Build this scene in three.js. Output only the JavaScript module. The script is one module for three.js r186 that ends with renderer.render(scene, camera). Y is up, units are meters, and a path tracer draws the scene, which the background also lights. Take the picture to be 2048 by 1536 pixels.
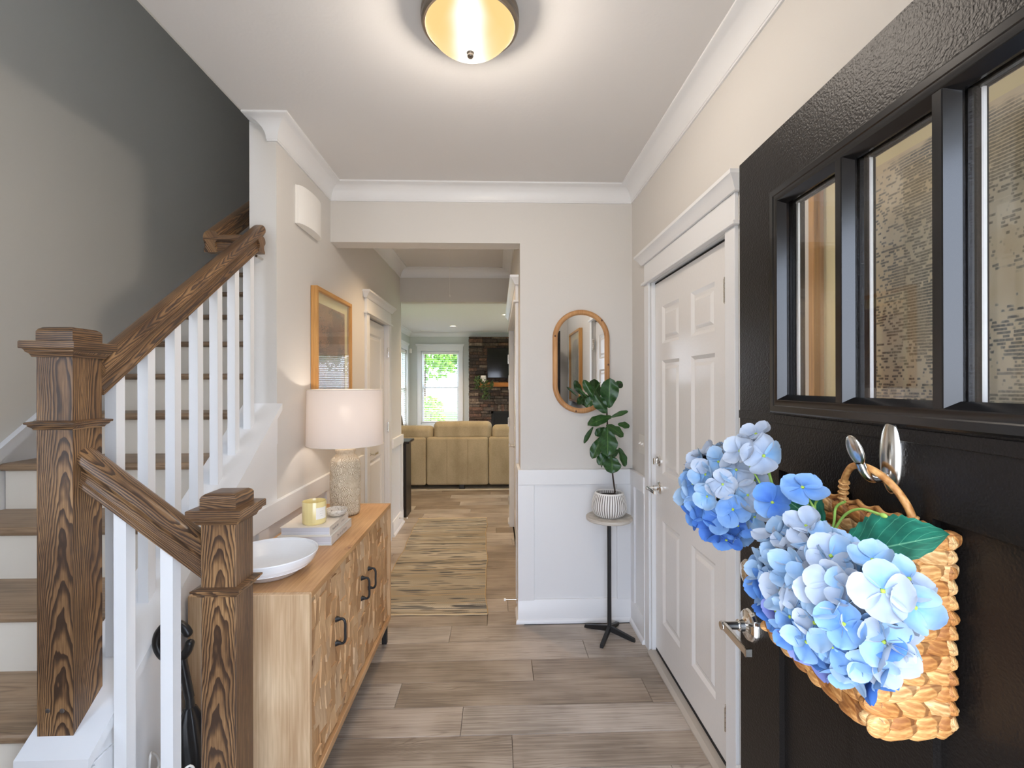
import * as THREE from 'three';
import { mergeGeometries, toCreasedNormals } from 'three/addons/utils/BufferGeometryUtils.js';
import { RoundedBoxGeometry } from 'three/addons/geometries/RoundedBoxGeometry.js';

// ------------------------------------------------------------------ camera, sky, sun, exposure
const scene = new THREE.Scene();
const EYE = 1.5005, FOCAL = 945, IW = 2048, IH = 1536;
const camera = new THREE.PerspectiveCamera(2 * Math.atan(IH / 2 / FOCAL) * 180 / Math.PI, IW / IH, 0.02, 300);
camera.position.set(0, EYE, 0);
camera.rotation.order = 'YXZ';
camera.rotation.set(0.0003, -0.0321, -0.0023);
camera.updateMatrixWorld(true);
scene.add(camera);

const renderer = new THREE.WebGLRenderer({ antialias: true });
renderer.toneMapping = THREE.LinearToneMapping;
renderer.toneMappingExposure = 1.14;
renderer.shadowMap.enabled = true;

{ // daylight sky: pale blue overhead, milky near the horizon, soft clouds
  const w = 128, h = 64, d = new Float32Array(w * h * 4);
  for (let j = 0; j < h; j++) for (let i = 0; i < w; i++) {
    const e = (j + 0.5) / h * 2 - 1, up = Math.max(0, e), a = i / w * Math.PI * 2;
    const c = 0.5 + 0.25 * Math.sin(a * 3 + up * 6) + 0.25 * Math.sin(a * 5 - up * 9 + 1.3);
    const k = Math.min(1, up * 1.6), cl = 0.35 * c * (1 - Math.abs(k - 0.5));
    const o = (j * w + i) * 4, L = 6.2;
    d[o] = L * (0.90 - 0.24 * k + cl * 0.3); d[o + 1] = L * (1.0 - 0.13 * k + cl * 0.25); d[o + 2] = L * (1.2 + 0.03 * k + cl * 0.1); d[o + 3] = 1;
  }
  const t = new THREE.DataTexture(d, w, h, THREE.RGBAFormat, THREE.FloatType);
  t.mapping = THREE.EquirectangularReflectionMapping; t.magFilter = THREE.LinearFilter; t.needsUpdate = true;
  scene.background = t;
}
const sun = new THREE.DirectionalLight(0xfff6ea, 7.5);
sun.position.set(16, 20, -3); sun.target.position.set(0, 0, -6);
sun.castShadow = true; sun.shadow.mapSize.set(2048, 2048);
Object.assign(sun.shadow.camera, { left: -24, right: 24, top: 24, bottom: -24, near: 1, far: 80 });
scene.add(sun, sun.target);

// lamp strengths (the lamps themselves are built further down)
const CEILING_LAMP = 1.9, TABLE_LAMP = 0.15, DOWNLIGHT = 10.0;
const WARM = 0xfff2e4;

// ------------------------------------------------------------------ helpers
let seed = 7;
function rnd() { seed = (seed + 0x6D2B79F5) | 0; let t = Math.imul(seed ^ seed >>> 15, 1 | seed); t = t + Math.imul(t ^ t >>> 7, 61 | t) ^ t; return ((t ^ t >>> 14) >>> 0) / 4294967296; }
const rr = (a, b) => a + (b - a) * rnd();
const lerp = (a, b, t) => a + (b - a) * t, clamp = (x, a = 0, b = 1) => Math.min(b, Math.max(a, x));
const smooth = (a, b, x) => { const t = clamp((x - a) / (b - a)); return t * t * (3 - 2 * t); };
const V = (x, y, z) => new THREE.Vector3(x, y, z);
const TAB = new Float32Array(4096); for (let i = 0; i < 4096; i++) TAB[i] = rnd();
const hash = (x, y) => TAB[(((x * 73856093) ^ (y * 19349663)) >>> 0) % 4093];
function noise(x, y, px = 1e9, py = 1e9) { // value noise, tiles after px, py cells
  const xi = Math.floor(x), yi = Math.floor(y), fx = x - xi, fy = y - yi, m = (a, n) => ((a % n) + n) % n;
  const u = fx * fx * (3 - 2 * fx), v = fy * fy * (3 - 2 * fy), x0 = m(xi, px), x1 = m(xi + 1, px), y0 = m(yi, py), y1 = m(yi + 1, py);
  return lerp(lerp(hash(x0, y0), hash(x1, y0), u), lerp(hash(x0, y1), hash(x1, y1), u), v);
}
function fbm(x, y, px, py, n = 4) { let s = 0, a = 0.5, t = 0; for (let i = 0; i < n; i++) { s += a * noise(x, y, px, py); t += a; x *= 2; y *= 2; px *= 2; py *= 2; a *= 0.5; } return s / t; }

// a picture point at a known distance / height / side plane, as a point of the room
const CAMQ = camera.quaternion;
const ray = (px, py) => V((px - IW / 2) / FOCAL, -(py - IH / 2) / FOCAL, -1).applyQuaternion(CAMQ);
const atZ = (px, py, z) => { const d = ray(px, py).multiplyScalar(1); return d.multiplyScalar(z / d.z).add(V(0, EYE, 0)); };

function texture(w, h, fn, srgb = true, rx = 1, ry = 1) { // fn(u, v) -> [r, g, b] 0..255
  const d = new Uint8Array(w * h * 4);
  for (let j = 0; j < h; j++) for (let i = 0; i < w; i++) {
    const c = fn((i + 0.5) / w, (j + 0.5) / h, i, j), o = (j * w + i) * 4;
    d[o] = clamp(c[0], 0, 255); d[o + 1] = clamp(c[1], 0, 255); d[o + 2] = clamp(c[2], 0, 255); d[o + 3] = 255;
  }
  const t = new THREE.DataTexture(d, w, h);
  t.wrapS = t.wrapT = THREE.RepeatWrapping; t.magFilter = THREE.LinearFilter; t.minFilter = THREE.LinearMipmapLinearFilter; t.generateMipmaps = true;
  if (srgb) t.colorSpace = THREE.SRGBColorSpace;
  t.repeat.set(1 / rx, 1 / ry); t.needsUpdate = true;
  return t;
}
const mix3 = (a, b, t) => [lerp(a[0], b[0], t), lerp(a[1], b[1], t), lerp(a[2], b[2], t)];
function mat(name, color, roughness = 0.6, more = {}) {
  const m = new (more.phys ? THREE.MeshPhysicalMaterial : THREE.MeshStandardMaterial)({ name, roughness });
  if (Array.isArray(color)) m.color.setRGB(...color); else m.color.set(color);
  delete more.phys; Object.assign(m, more); return m;
}

const taken = {};
function numbered(n) { const k = taken[n] = (taken[n] ?? -1) + 1; return k ? n + '_' + String(k).padStart(3, '0') : n; }
function put(name, geo, m, parent = scene) {
  const g = Array.isArray(geo) ? merge(geo) : geo;
  const o = new THREE.Mesh(g, m); o.castShadow = o.receiveShadow = true;
  o.name = parent === scene ? numbered(name) : name; parent.add(o); return o;
}
function struct(name, geo, m) { const o = geo ? put(name, geo, m) : new THREE.Group(); if (!geo) { o.name = numbered(name); scene.add(o); } o.userData.kind = 'structure'; return o; }
function thing(name, label, category, pos = [0, 0, 0], group) {
  const o = new THREE.Group(); o.name = numbered(name); o.position.set(...pos); o.userData = { label, category }; if (group) o.userData.group = group; scene.add(o); return o;
}
function tag(o, label, category, group) { Object.assign(o.userData, { label, category }); if (group) o.userData.group = group; return o; }
function merge(list) {
  const gs = list.map((g) => { const k = g.index ? g.toNonIndexed() : g; for (const n of Object.keys(k.attributes)) if (!['position', 'normal', 'uv'].includes(n)) k.deleteAttribute(n); if (!k.attributes.uv) k.setAttribute('uv', new THREE.BufferAttribute(new Float32Array(k.attributes.position.count * 2), 2)); if (!k.attributes.normal) k.computeVertexNormals(); return k; });
  return gs.length === 1 ? gs[0] : mergeGeometries(gs, false);
}
// flat uv in metres, the grain running along one axis
function grain(g, axis = 'y', ou = 0, ov = 0) {
  g = g.index ? g.toNonIndexed() : g;
  const p = g.attributes.position, uv = new Float32Array(p.count * 2), A = V(), B = V(), C = V(), N = V(), k = { x: 0, y: 1, z: 2 }[axis];
  for (let i = 0; i < p.count; i += 3) {
    A.fromBufferAttribute(p, i); B.fromBufferAttribute(p, i + 1); C.fromBufferAttribute(p, i + 2);
    N.copy(C).sub(B).cross(A.clone().sub(B)); const n = [Math.abs(N.x), Math.abs(N.y), Math.abs(N.z)], d = n.indexOf(Math.max(...n));
    for (let j = 0; j < 3; j++) {
      const q = [p.getX(i + j), p.getY(i + j), p.getZ(i + j)];
      let u, v; if (d === k) { const o = [0, 1, 2].filter((e) => e !== k); u = q[o[0]]; v = q[o[1]]; } else { const o = [0, 1, 2].find((e) => e !== k && e !== d); u = q[o] + d * 0.37; v = q[k]; }
      uv[(i + j) * 2] = u + ou; uv[(i + j) * 2 + 1] = v + ov;
    }
  }
  g.setAttribute('uv', new THREE.BufferAttribute(uv, 2)); return g;
}
// box between two corners with small chamfers, flat faces
function box(x0, x1, y0, y1, z0, z1, c = 0, axis = 'y', ou = 0, ov = 0) {
  if (x0 > x1) [x0, x1] = [x1, x0]; if (y0 > y1) [y0, y1] = [y1, y0]; if (z0 > z1) [z0, z1] = [z1, z0];
  const pos = [], lo = [x0, y0, z0], hi = [x1, y1, z1];
  c = Math.min(c, (x1 - x0) * 0.45, (y1 - y0) * 0.45, (z1 - z0) * 0.45);
  const cx = (x0 + x1) / 2, cy = (y0 + y1) / 2, cz = (z0 + z1) / 2;
  const tri = (a, b, d) => { // outward
    const n = [(b[1] - a[1]) * (d[2] - a[2]) - (b[2] - a[2]) * (d[1] - a[1]), (b[2] - a[2]) * (d[0] - a[0]) - (b[0] - a[0]) * (d[2] - a[2]), (b[0] - a[0]) * (d[1] - a[1]) - (b[1] - a[1]) * (d[0] - a[0])];
    const o = [(a[0] + b[0] + d[0]) / 3 - cx, (a[1] + b[1] + d[1]) / 3 - cy, (a[2] + b[2] + d[2]) / 3 - cz];
    if (n[0] * o[0] + n[1] * o[1] + n[2] * o[2] < 0) pos.push(...a, ...d, ...b); else pos.push(...a, ...b, ...d);
  };
  const quad = (a, b, d, e) => { tri(a, b, d); tri(a, d, e); };
  // corner (sx,sy,sz) has three points, one on each face
  const P = (s, f) => [0, 1, 2].map((i) => i === f ? (s[i] > 0 ? hi[i] : lo[i]) : (s[i] > 0 ? hi[i] - c : lo[i] + c));
  for (let f = 0; f < 3; f++) for (const sg of [-1, 1]) { const [i, j] = [0, 1, 2].filter((e) => e !== f); const q = [[-1, -1], [1, -1], [1, 1], [-1, 1]].map(([a, b]) => { const s = [0, 0, 0]; s[f] = sg; s[i] = a; s[j] = b; return P(s, f); }); quad(...q); }
  if (c > 0) {
    for (let f = 0; f < 3; f++) { const [i, j] = [0, 1, 2].filter((e) => e !== f); for (const a of [-1, 1]) for (const b of [-1, 1]) { const s0 = [0, 0, 0], s1 = [0, 0, 0]; s0[i] = s1[i] = a; s0[j] = s1[j] = b; s0[f] = -1; s1[f] = 1; quad(P(s0, i), P(s1, i), P(s1, j), P(s0, j)); } }
    for (const a of [-1, 1]) for (const b of [-1, 1]) for (const d of [-1, 1]) { const s = [a, b, d]; tri(P(s, 0), P(s, 1), P(s, 2)); }
  }
  const g = new THREE.BufferGeometry(); g.setAttribute('position', new THREE.BufferAttribute(new Float32Array(pos), 3)); g.computeVertexNormals();
  return grain(g, axis, ou, ov);
}
// a polygon [[a, b] ...] pushed along an axis from t0 to t1: x -> (t, b, a) with a = z; y -> (a, t, b) with b = z; z -> (a, b, t)
function prism(poly, axis, t0, t1, holes = [], gr = 'y') {
  const s = new THREE.Shape(poly.map((p) => new THREE.Vector2(...p))); for (const h of holes) s.holes.push(new THREE.Path(h.map((p) => new THREE.Vector2(...p))));
  let g = new THREE.ExtrudeGeometry(s, { depth: t1 - t0, bevelEnabled: false, steps: 1 }); if (g.index) g = g.toNonIndexed();
  const p = g.attributes.position;
  for (let i = 0; i < p.count; i++) { const a = p.getX(i), b = p.getY(i), t = p.getZ(i) + t0; if (axis === 'x') p.setXYZ(i, t, b, a); else if (axis === 'y') p.setXYZ(i, a, t, b); else p.setXYZ(i, a, b, t); }
  if (axis !== 'z') flip(g);
  g.computeVertexNormals(); return grain(g, gr);
}
function flip(g) { const p = g.attributes.position, n = p.count; for (let i = 0; i < n; i += 3) { const a = [p.getX(i + 1), p.getY(i + 1), p.getZ(i + 1)]; p.setXYZ(i + 1, p.getX(i + 2), p.getY(i + 2), p.getZ(i + 2)); p.setXYZ(i + 2, ...a); } return g; }
// profile [[out, up] ...] swept along a plan path [[x, z] ...]; out is to the right of the way; mitred
function sweep(profile, path, closed = false, crease = 0.6, caps = true) {
  const n = path.length, pos = [], dir = (a, b) => { const x = b[0] - a[0], z = b[1] - a[1], l = Math.hypot(x, z); return [x / l, z / l]; };
  const rows = path.map((p, i) => {
    const a = closed || i > 0 ? dir(path[(i + n - 1) % n], p) : null, b = closed || i < n - 1 ? dir(p, path[(i + 1) % n]) : null;
    const n1 = a && [-a[1], a[0]], n2 = b && [-b[1], b[0]]; let m;
    if (n1 && n2) { const k = 1 + n1[0] * n2[0] + n1[1] * n2[1]; m = [(n1[0] + n2[0]) / k, (n1[1] + n2[1]) / k]; } else m = n1 || n2;
    return profile.map(([o, h]) => [p[0] + m[0] * o, h, p[1] + m[1] * o]);
  });
  const K = profile.length;
  for (let i = 0; i < (closed ? n : n - 1); i++) { const r = rows[i], s = rows[(i + 1) % n]; for (let j = 0; j < K; j++) { const a = r[j], b = r[(j + 1) % K], c = s[(j + 1) % K], d = s[j]; pos.push(...a, ...d, ...c, ...a, ...c, ...b); } }
  if (!closed && caps) { const t = THREE.ShapeUtils.triangulateShape(profile.map((p) => new THREE.Vector2(...p)), []); for (const [a, b, c] of t) { pos.push(...rows[0][a], ...rows[0][b], ...rows[0][c]); pos.push(...rows[n - 1][a], ...rows[n - 1][c], ...rows[n - 1][b]); } }
  let g = new THREE.BufferGeometry(); g.setAttribute('position', new THREE.BufferAttribute(new Float32Array(pos), 3)); g.computeVertexNormals();
  g = toCreasedNormals(g, crease); return grain(g, 'x');
}
function lathe(pts, seg = 48, crease) { let g = new THREE.LatheGeometry(pts.map((p) => new THREE.Vector2(Math.max(1e-5, p[0]), p[1])), seg); if (crease) g = toCreasedNormals(g.toNonIndexed(), crease); return g; }
function tube(points, r, seg = 24, rad = 8, closed = false) { return new THREE.TubeGeometry(new THREE.CatmullRomCurve3(points.map((p) => p.isVector3 ? p : V(...p)), closed), seg, r, rad, closed); }
function rod(a, b, r, seg = 10, r2 = r) { a = a.isVector3 ? a : V(...a); b = b.isVector3 ? b : V(...b); const d = b.clone().sub(a), g = new THREE.CylinderGeometry(r2, r, d.length(), seg); g.applyQuaternion(new THREE.Quaternion().setFromUnitVectors(V(0, 1, 0), d.clone().normalize())); const c = a.clone().add(b).multiplyScalar(0.5); return g.translate(c.x, c.y, c.z); }
// square loft: [[half, y] ...]
function squareStack(cx, cz, rows, axis = 'y', ou = 0, ov = 0) {
  const pos = [], R = rows.map(([h, y]) => [[cx - h, y, cz + h], [cx + h, y, cz + h], [cx + h, y, cz - h], [cx - h, y, cz - h]]);
  for (let i = 0; i < R.length - 1; i++) for (let j = 0; j < 4; j++) { const a = R[i][j], b = R[i][(j + 1) % 4], c = R[i + 1][(j + 1) % 4], d = R[i + 1][j]; pos.push(...a, ...b, ...c, ...a, ...c, ...d); }
  const t = R[R.length - 1], b = R[0]; pos.push(...t[0], ...t[1], ...t[2], ...t[0], ...t[2], ...t[3], ...b[0], ...b[2], ...b[1], ...b[0], ...b[3], ...b[2]);
  const g = new THREE.BufferGeometry(); g.setAttribute('position', new THREE.BufferAttribute(new Float32Array(pos), 3)); g.computeVertexNormals(); return grain(g, axis, ou, ov);
}
function jiggle(g, a) { const p = g.attributes.position, m = new Map(); for (let i = 0; i < p.count; i++) { const k = [p.getX(i), p.getY(i), p.getZ(i)].map((v) => v.toFixed(4)).join(); if (!m.has(k)) m.set(k, [rr(-a, a), rr(-a, a), rr(-a, a)]); const d = m.get(k); p.setXYZ(i, p.getX(i) + d[0], p.getY(i) + d[1], p.getZ(i) + d[2]); } g.computeVertexNormals(); return g; }

// ------------------------------------------------------------------ materials
const plaster = texture(256, 256, (u, v) => { const n = fbm(u * 48, v * 48, 48, 48, 3) * 255; return [n, n, n]; }, false, 0.5, 0.5);
const M = {};
M.wall = mat('wall_paint', '#d6d2cc', 0.75, { bumpMap: plaster, bumpScale: 0.0003 });
M.stairwall = mat('stair_wall_paint', '#d3cfc6', 0.75, { bumpMap: plaster, bumpScale: 0.0003 });
M.ceiling = mat('ceiling_paint', '#dedbd8', 0.85, { bumpMap: plaster, bumpScale: 0.0003 });
M.livingwall = mat('cool_grey_wall_paint', '#cdd0cb', 0.75, { bumpMap: plaster, bumpScale: 0.0003 });
M.trim = mat('white_trim_paint', '#e8e8e8', 0.35);
M.doorwhite = mat('white_door_paint', '#e6e3df', 0.25, { bumpMap: plaster, bumpScale: 0.0003 });
M.chrome = mat('polished_chrome', [0.8, 0.79, 0.77], 0.09, { metalness: 1 });
M.nickel = mat('satin_nickel', [0.72, 0.68, 0.62], 0.2, { metalness: 1 });
M.bronze = mat('brushed_bronze', [0.28, 0.24, 0.2], 0.35, { metalness: 1 });
M.iron = mat('black_iron', [0.012, 0.012, 0.013], 0.45);
M.plastic = mat('white_plastic', '#f1eee8', 0.35);
M.rubber = mat('white_rubber', '#f4f2ee', 0.6);
M.gap = mat('dark_gap', [0.01, 0.01, 0.01], 0.9);

// floor and tread boards: grey-brown oak, grain along v; 0.75 m by 2.4 m
function boardTexture(base, dark, light, seedOff) {
  return texture(768, 2048, (u, v) => {
    const X = u + seedOff, warp = fbm(u * 6, v * 5 + seedOff * 7, 6, 5, 3) - 0.5;
    const c = Math.abs(((u * 4 + 0.4 * warp) % 1 + 1) % 1 - 0.5), h = c * c * 34 + v * 12 + warp * 3.2;
    const ring = Math.abs((h % 1 + 1) % 1 - 0.5) * 2, rings = smooth(0.55, 1, ring) * smooth(0.35, 0.7, fbm(u * 4 + 2, v * 6, 4, 6, 2));
    const fine = fbm(u * 160 + X, v * 12, 160, 12, 3), blotch = fbm(u * 5 + 9, v * 9, 5, 9, 3), pore = smooth(0.72, 0.9, noise(u * 300, v * 40, 300, 40));
    let t = 0.5 + (fine - 0.5) * 0.8 + (blotch - 0.5) * 1.0 - rings * 0.34 - pore * 0.2;
    return t < 0.5 ? mix3(dark, base, clamp(t * 2)) : mix3(base, light, clamp(t * 2 - 1));
  }, true, 0.75, 2.4);
}
const floorTex = boardTexture([178, 167, 155], [136, 125, 114], [203, 194, 183], 0.0);
const floorBump = texture(256, 512, (u, v) => { const n = fbm(u * 90, v * 10, 90, 10, 3) * 255; return [n, n, n]; }, false, 0.4, 1.2);
M.planks = ['#ffffff', '#ece6df', '#f8f4f0', '#ded6cd'].map((c, i) => mat('grey_oak_plank_' + i, c, 0.36, { map: floorTex, bumpMap: floorBump, bumpScale: 0.0004 }));
M.tread = mat('tread_wood', '#dcc3a6', 0.4, { map: floorTex, bumpMap: floorBump, bumpScale: 0.0004 });
// dark stained oak with cathedral figure; 0.24 m by 1.2 m
const oakTex = texture(512, 2048, (u, v) => {
  const warp = fbm(u * 5, v * 7, 5, 7, 4) - 0.5, plain = (u * 2) % 2 >= 1, c = Math.abs((u * 2) % 1 - 0.5) * 2;
  const h = plain ? c * c * 8 + v * 15 + warp * 4.0 : c * 11 + v * 3 + warp * 2.6;
  const f = (h % 1 + 1) % 1, ring = smooth(0.25, 0.9, f) * (1 - smooth(0.9, 1, f));
  const fine = fbm(u * 150, v * 16, 150, 16, 3), pore = smooth(0.55, 0.85, noise(u * 260, v * 60, 260, 60)), blot = fbm(u * 4 + 3, v * 6, 4, 6, 2);
  const t = clamp(0.72 - ring * (0.45 + 0.55 * fine) + (fine - 0.5) * 0.6 - pore * 0.26 * (0.4 + ring) + (blot - 0.5) * 0.5);
  return t < 0.5 ? mix3([64, 47, 36], [116, 86, 58], t * 2) : mix3([116, 86, 58], [172, 134, 92], t * 2 - 1);
}, true, 0.24, 1.2);
const oakBump = oakTex;
M.oak = mat('dark_stained_oak', '#ffffff', 0.34, { map: oakTex, bumpMap: oakBump, bumpScale: 0.0004 });
// pale sideboard wood, 0.5 m by 1.2 m
const paleTex = texture(512, 1024, (u, v) => {
  const warp = fbm(u * 5, v * 5, 5, 5, 3) - 0.5, h = u * 18 + warp * 5, f = Math.abs((h % 1 + 1) % 1 - 0.5) * 2;
  const fine = fbm(u * 120, v * 9, 120, 9, 3), blotch = fbm(u * 6, v * 6, 6, 6, 2);
  let k = 0; for (const [a, b, r] of [[0.22, 0.31, 0.016], [0.7, 0.62, 0.02], [0.42, 0.83, 0.012], [0.86, 0.15, 0.014]]) { const d = Math.hypot((u - a) * 0.5, (v - b) * 0.9 * 0.8) / r; k = Math.max(k, Math.exp(-d * d * 1.5) * (0.6 + 0.4 * Math.sin(d * 9))); }
  const t = clamp(0.56 + (fine - 0.5) * 0.8 + (blotch - 0.5) * 0.9 - f * 0.12);
  return mix3(mix3([186, 150, 112], [226, 197, 160], t), [110, 72, 42], k * 0.8);
}, true, 0.5, 1.2);
M.pale = ['#ffffff', '#f2e6d6', '#e6d4bd', '#fff4e4'].map((c, i) => mat('pale_oak_' + i, c, 0.5, { map: paleTex, bumpMap: floorBump, bumpScale: 0.0005 }));
M.paletop = mat('honey_oak_top', '#f6e2c4', 0.36, { map: paleTex });
M.honey = mat('honey_pine', '#fbe0aa', 0.42, { map: paleTex });
M.mirrorwood = mat('knotty_pine_frame', '#ecd0ac', 0.45, { map: paleTex });
M.glass = mat('clear_glass', '#ffffff', 0.0, { phys: true, transmission: 1, thickness: 0, ior: 1.5 });
M.mirror = mat('silvered_mirror', [0.93, 0.94, 0.94], 0.01, { metalness: 1 });

// ------------------------------------------------------------------ the house shell
const XL = -1.034, XLS = -1.159, XR = 0.861, XO = 0.148, ZEND = -2.256, ZA = -2.977, ZA2 = -3.111, ZB = -5.1, ZB2 = -5.234, ZF = -11.4, ZFRONT = -0.2;
const HC = 2.743, HB = 2.3885, XS = -2.05, LX0 = -2.09, LX1 = 3.2;
function walls(name, list, m = M.wall) { return struct(name, list.map((b) => box(...b)), m); }
// floor: one slab below, boards above it
const floor = struct('floor', [box(XS - 0.1, 1.0, -0.16, -0.0125, ZB, -0.2), box(LX0 - 0.1, LX1 + 0.1, -0.16, -0.0125, ZF - 0.1, ZB)], M.gap);
{
  const PW = 0.1834, LEN = 1.212, joints = { 0: 0.061, 1: -0.159, 2: -0.479, 3: 0.184, 4: 0.499, 5: -0.282, 6: -0.064 };
  const rowZ0 = -2.023 + PW; // near edge of row 0 is z = -1.84
  for (let r = -9; r < 53; r++) {
    const zn = rowZ0 - r * PW, zf = zn - PW; if (zn > -0.05 || zf < ZF - 0.2) continue;
    const living = (zn + zf) / 2 < ZB, x0 = living ? LX0 : XL - 0.02, x1 = living ? LX1 : (zf < ZA - 0.05 ? XO + 0.02 : XR + 0.05);
    let j = joints[r] ?? ((r * 0.437 + 10) % 1) * LEN; while (j > x0) j -= LEN;
    for (; j < x1; j += LEN) {
      const a = Math.max(j, x0), b = Math.min(j + LEN, x1); if (b - a < 0.02) continue;
      const g = box(a + 0.0008, b - 0.0008, -0.0125, 0, Math.max(zf + 0.0008, ZF), Math.min(zn - 0.0008, -0.2), 0.0016, 'x', rnd() * 5, rnd() * 7);
      put('plank', g, M.planks[Math.floor(rnd() * 4)], floor);
    }
  }
}
// ceilings
struct('ceiling', [box(-1.153, XR + 0.15, HC, HC + 0.16, ZB2, ZFRONT), box(LX0 - 0.1, LX1 + 0.1, HC, HC + 0.16, ZF - 0.1, ZB2)], M.ceiling);
struct('ceiling_stairwell', box(XS - 0.12, -1.15, 5.3, 5.42, -5.2, ZFRONT), M.ceiling);
// walls round the entrance hall and the passage
const DH = 2.065; // door openings
walls('wall_left', [[XLS, XL, 0, HC, ZEND, -3.80], [XLS, XL, DH, HC, -3.80, -4.52], [XLS, XL, 0, HC, -4.52, -5.15]]);
walls('wall_far', [[XO, XR + 0.1, 0, HC, ZA, ZA2], [XL, XO, HB, HC, ZA, ZA2]]);
walls('wall_right', [[XR, XR + 0.13, 0, HC, ZFRONT, -1.73], [XR, XR + 0.13, DH + 0.01, HC, -1.73, -2.615], [XR, XR + 0.13, 0, HC, -2.615, ZA]]);
walls('wall_hall_right', [[XO, XO + 0.12, 0, HC, ZA2, -3.3], [XO, XO + 0.12, DH, HC, -3.3, -4.98], [XO, XO + 0.12, 0, HC, -4.98, ZB2]]);
walls('wall_hall_header', [[XL, XO, HB, HC, ZB, ZB2]]);
walls('wall_hall_closet', [[0.8, 0.9, 0, HC, ZA2, ZB]]);
walls('wall_stair', [[XS - 0.1, XS, 0, 5.3, -5.2, ZFRONT], [XLS - 0.0, -1.15, HC, 5.3, ZB2, ZFRONT], [XS, -1.15, 0, 5.3, -5.2, -5.1]], M.stairwall);
walls('wall_front', [[XS - 0.1, -0.4, 0, 0.95, ZFRONT, -0.04], [XS - 0.1, -0.4, 2.25, 3.5, ZFRONT, -0.04], [XS - 0.1, -1.95, 0.95, 2.25, ZFRONT, -0.04], [-1.48, -0.4, 0.95, 2.25, ZFRONT, -0.04], [XS - 0.1, -0.4, 4.7, 5.4, ZFRONT, -0.04], [XS - 0.1, -1.95, 3.5, 4.7, ZFRONT, -0.04], [-1.2, -0.4, 3.5, 4.7, ZFRONT, -0.04], [0.64, 1.0, 0, HC + 0.1, ZFRONT, -0.04], [-0.4, 0.64, 2.075, HC + 0.1, ZFRONT, -0.04]]);
// living room
walls('wall_living_back', [[LX0 - 0.1, XLS, 0, HC, -5.15, -5.27], [XO + 0.12, LX1 + 0.1, 0, HC, ZB, ZB2]], M.livingwall);
walls('wall_living_right', [[LX1, LX1 + 0.12, 0, HC, ZB, -6.6], [LX1, LX1 + 0.12, 2.2, HC, -6.6, -9.0], [LX1, LX1 + 0.12, 0, HC, -9.0, ZF]], M.livingwall);
const WY0 = 0.55, WY1 = 2.3;
function windowWall(name, axis, at, back, spans, a0, a1) { // spans of openings along the wall
  const list = []; let p = a0; for (const [s, e] of spans) { list.push([p, s, 0, HC], [s, e, 0, WY0], [s, e, WY1, HC]); p = e; } list.push([p, a1, 0, HC]);
  walls(name, list.map(([s, e, y0, y1]) => axis === 'x' ? [s, e, y0, y1, at, back] : [at, back, y0, y1, s, e]), M.livingwall);
}
windowWall('wall_living_far', 'x', ZF, ZF - 0.14, [[-1.82, -0.9], [1.5, 2.42]], LX0 - 0.1, LX1 + 0.1);
windowWall('wall_living_left', 'z', LX0, LX0 - 0.14, [[-11.02, -10.1], [-8.6, -7.7]], ZF - 0.1, -5.15);

// crown moulding: concave cove
function crown(name, path, closed = false) {
  const pr = [[0, HC], [0, 2.643], [0.008, 2.643], [0.008, 2.652]];
  for (let i = 0; i <= 8; i++) { const t = i / 8 * Math.PI / 2; pr.push([0.08 - 0.070 * Math.cos(t), 2.652 + 0.080 * Math.sin(t)]); }
  pr.push([0.086, 2.735], [0.086, HC]);
  return struct(name, sweep(pr, path, closed, 0.5), M.trim);
}
crown('trim_crown_foyer', [[-1.067, ZEND - 0.004], [-1.067, ZEND], [XL, ZEND], [XL, ZA], [XR, ZA], [XR, ZFRONT]]);
crown('trim_crown_hall', [[XL, ZA2], [XL, ZB], [XO, ZB], [XO, ZA2], [XL, ZA2]]);
crown('trim_crown_living', [[XLS, -5.27], [LX0, -5.27], [LX0, ZF], [LX1, ZF], [LX1, ZB2], [XO, ZB2]]);
// baseboard with quarter-round shoe, o = out from the wall
function base(name, path) { struct(name, sweep([[0, 0], [0.03, 0], [0.03, 0.012], [0.026, 0.022], [0.018, 0.028], [0.018, 0.142], [0.014, 0.148], [0, 0.148]], path, false, 0.6), M.trim); }
base('baseboard_far', [[XO, ZA2 - 0.02], [XO, ZA], [XR, ZA], [XR, -2.69]]);
base('baseboard_left', [[XL, -1.25], [XL, -3.645]]);
base('baseboard_hall_left', [[XL, -4.675], [XL, -5.15], [-1.15, -5.15]]);
base('baseboard_right', [[XR, -1.65], [XR, ZFRONT]]);
base('baseboard_living', [[LX0, -5.27], [LX0, ZF], [-0.7, ZF]]);
base('baseboard_hall_right', [[XO, ZB2], [XO, -5.06]]);
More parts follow.
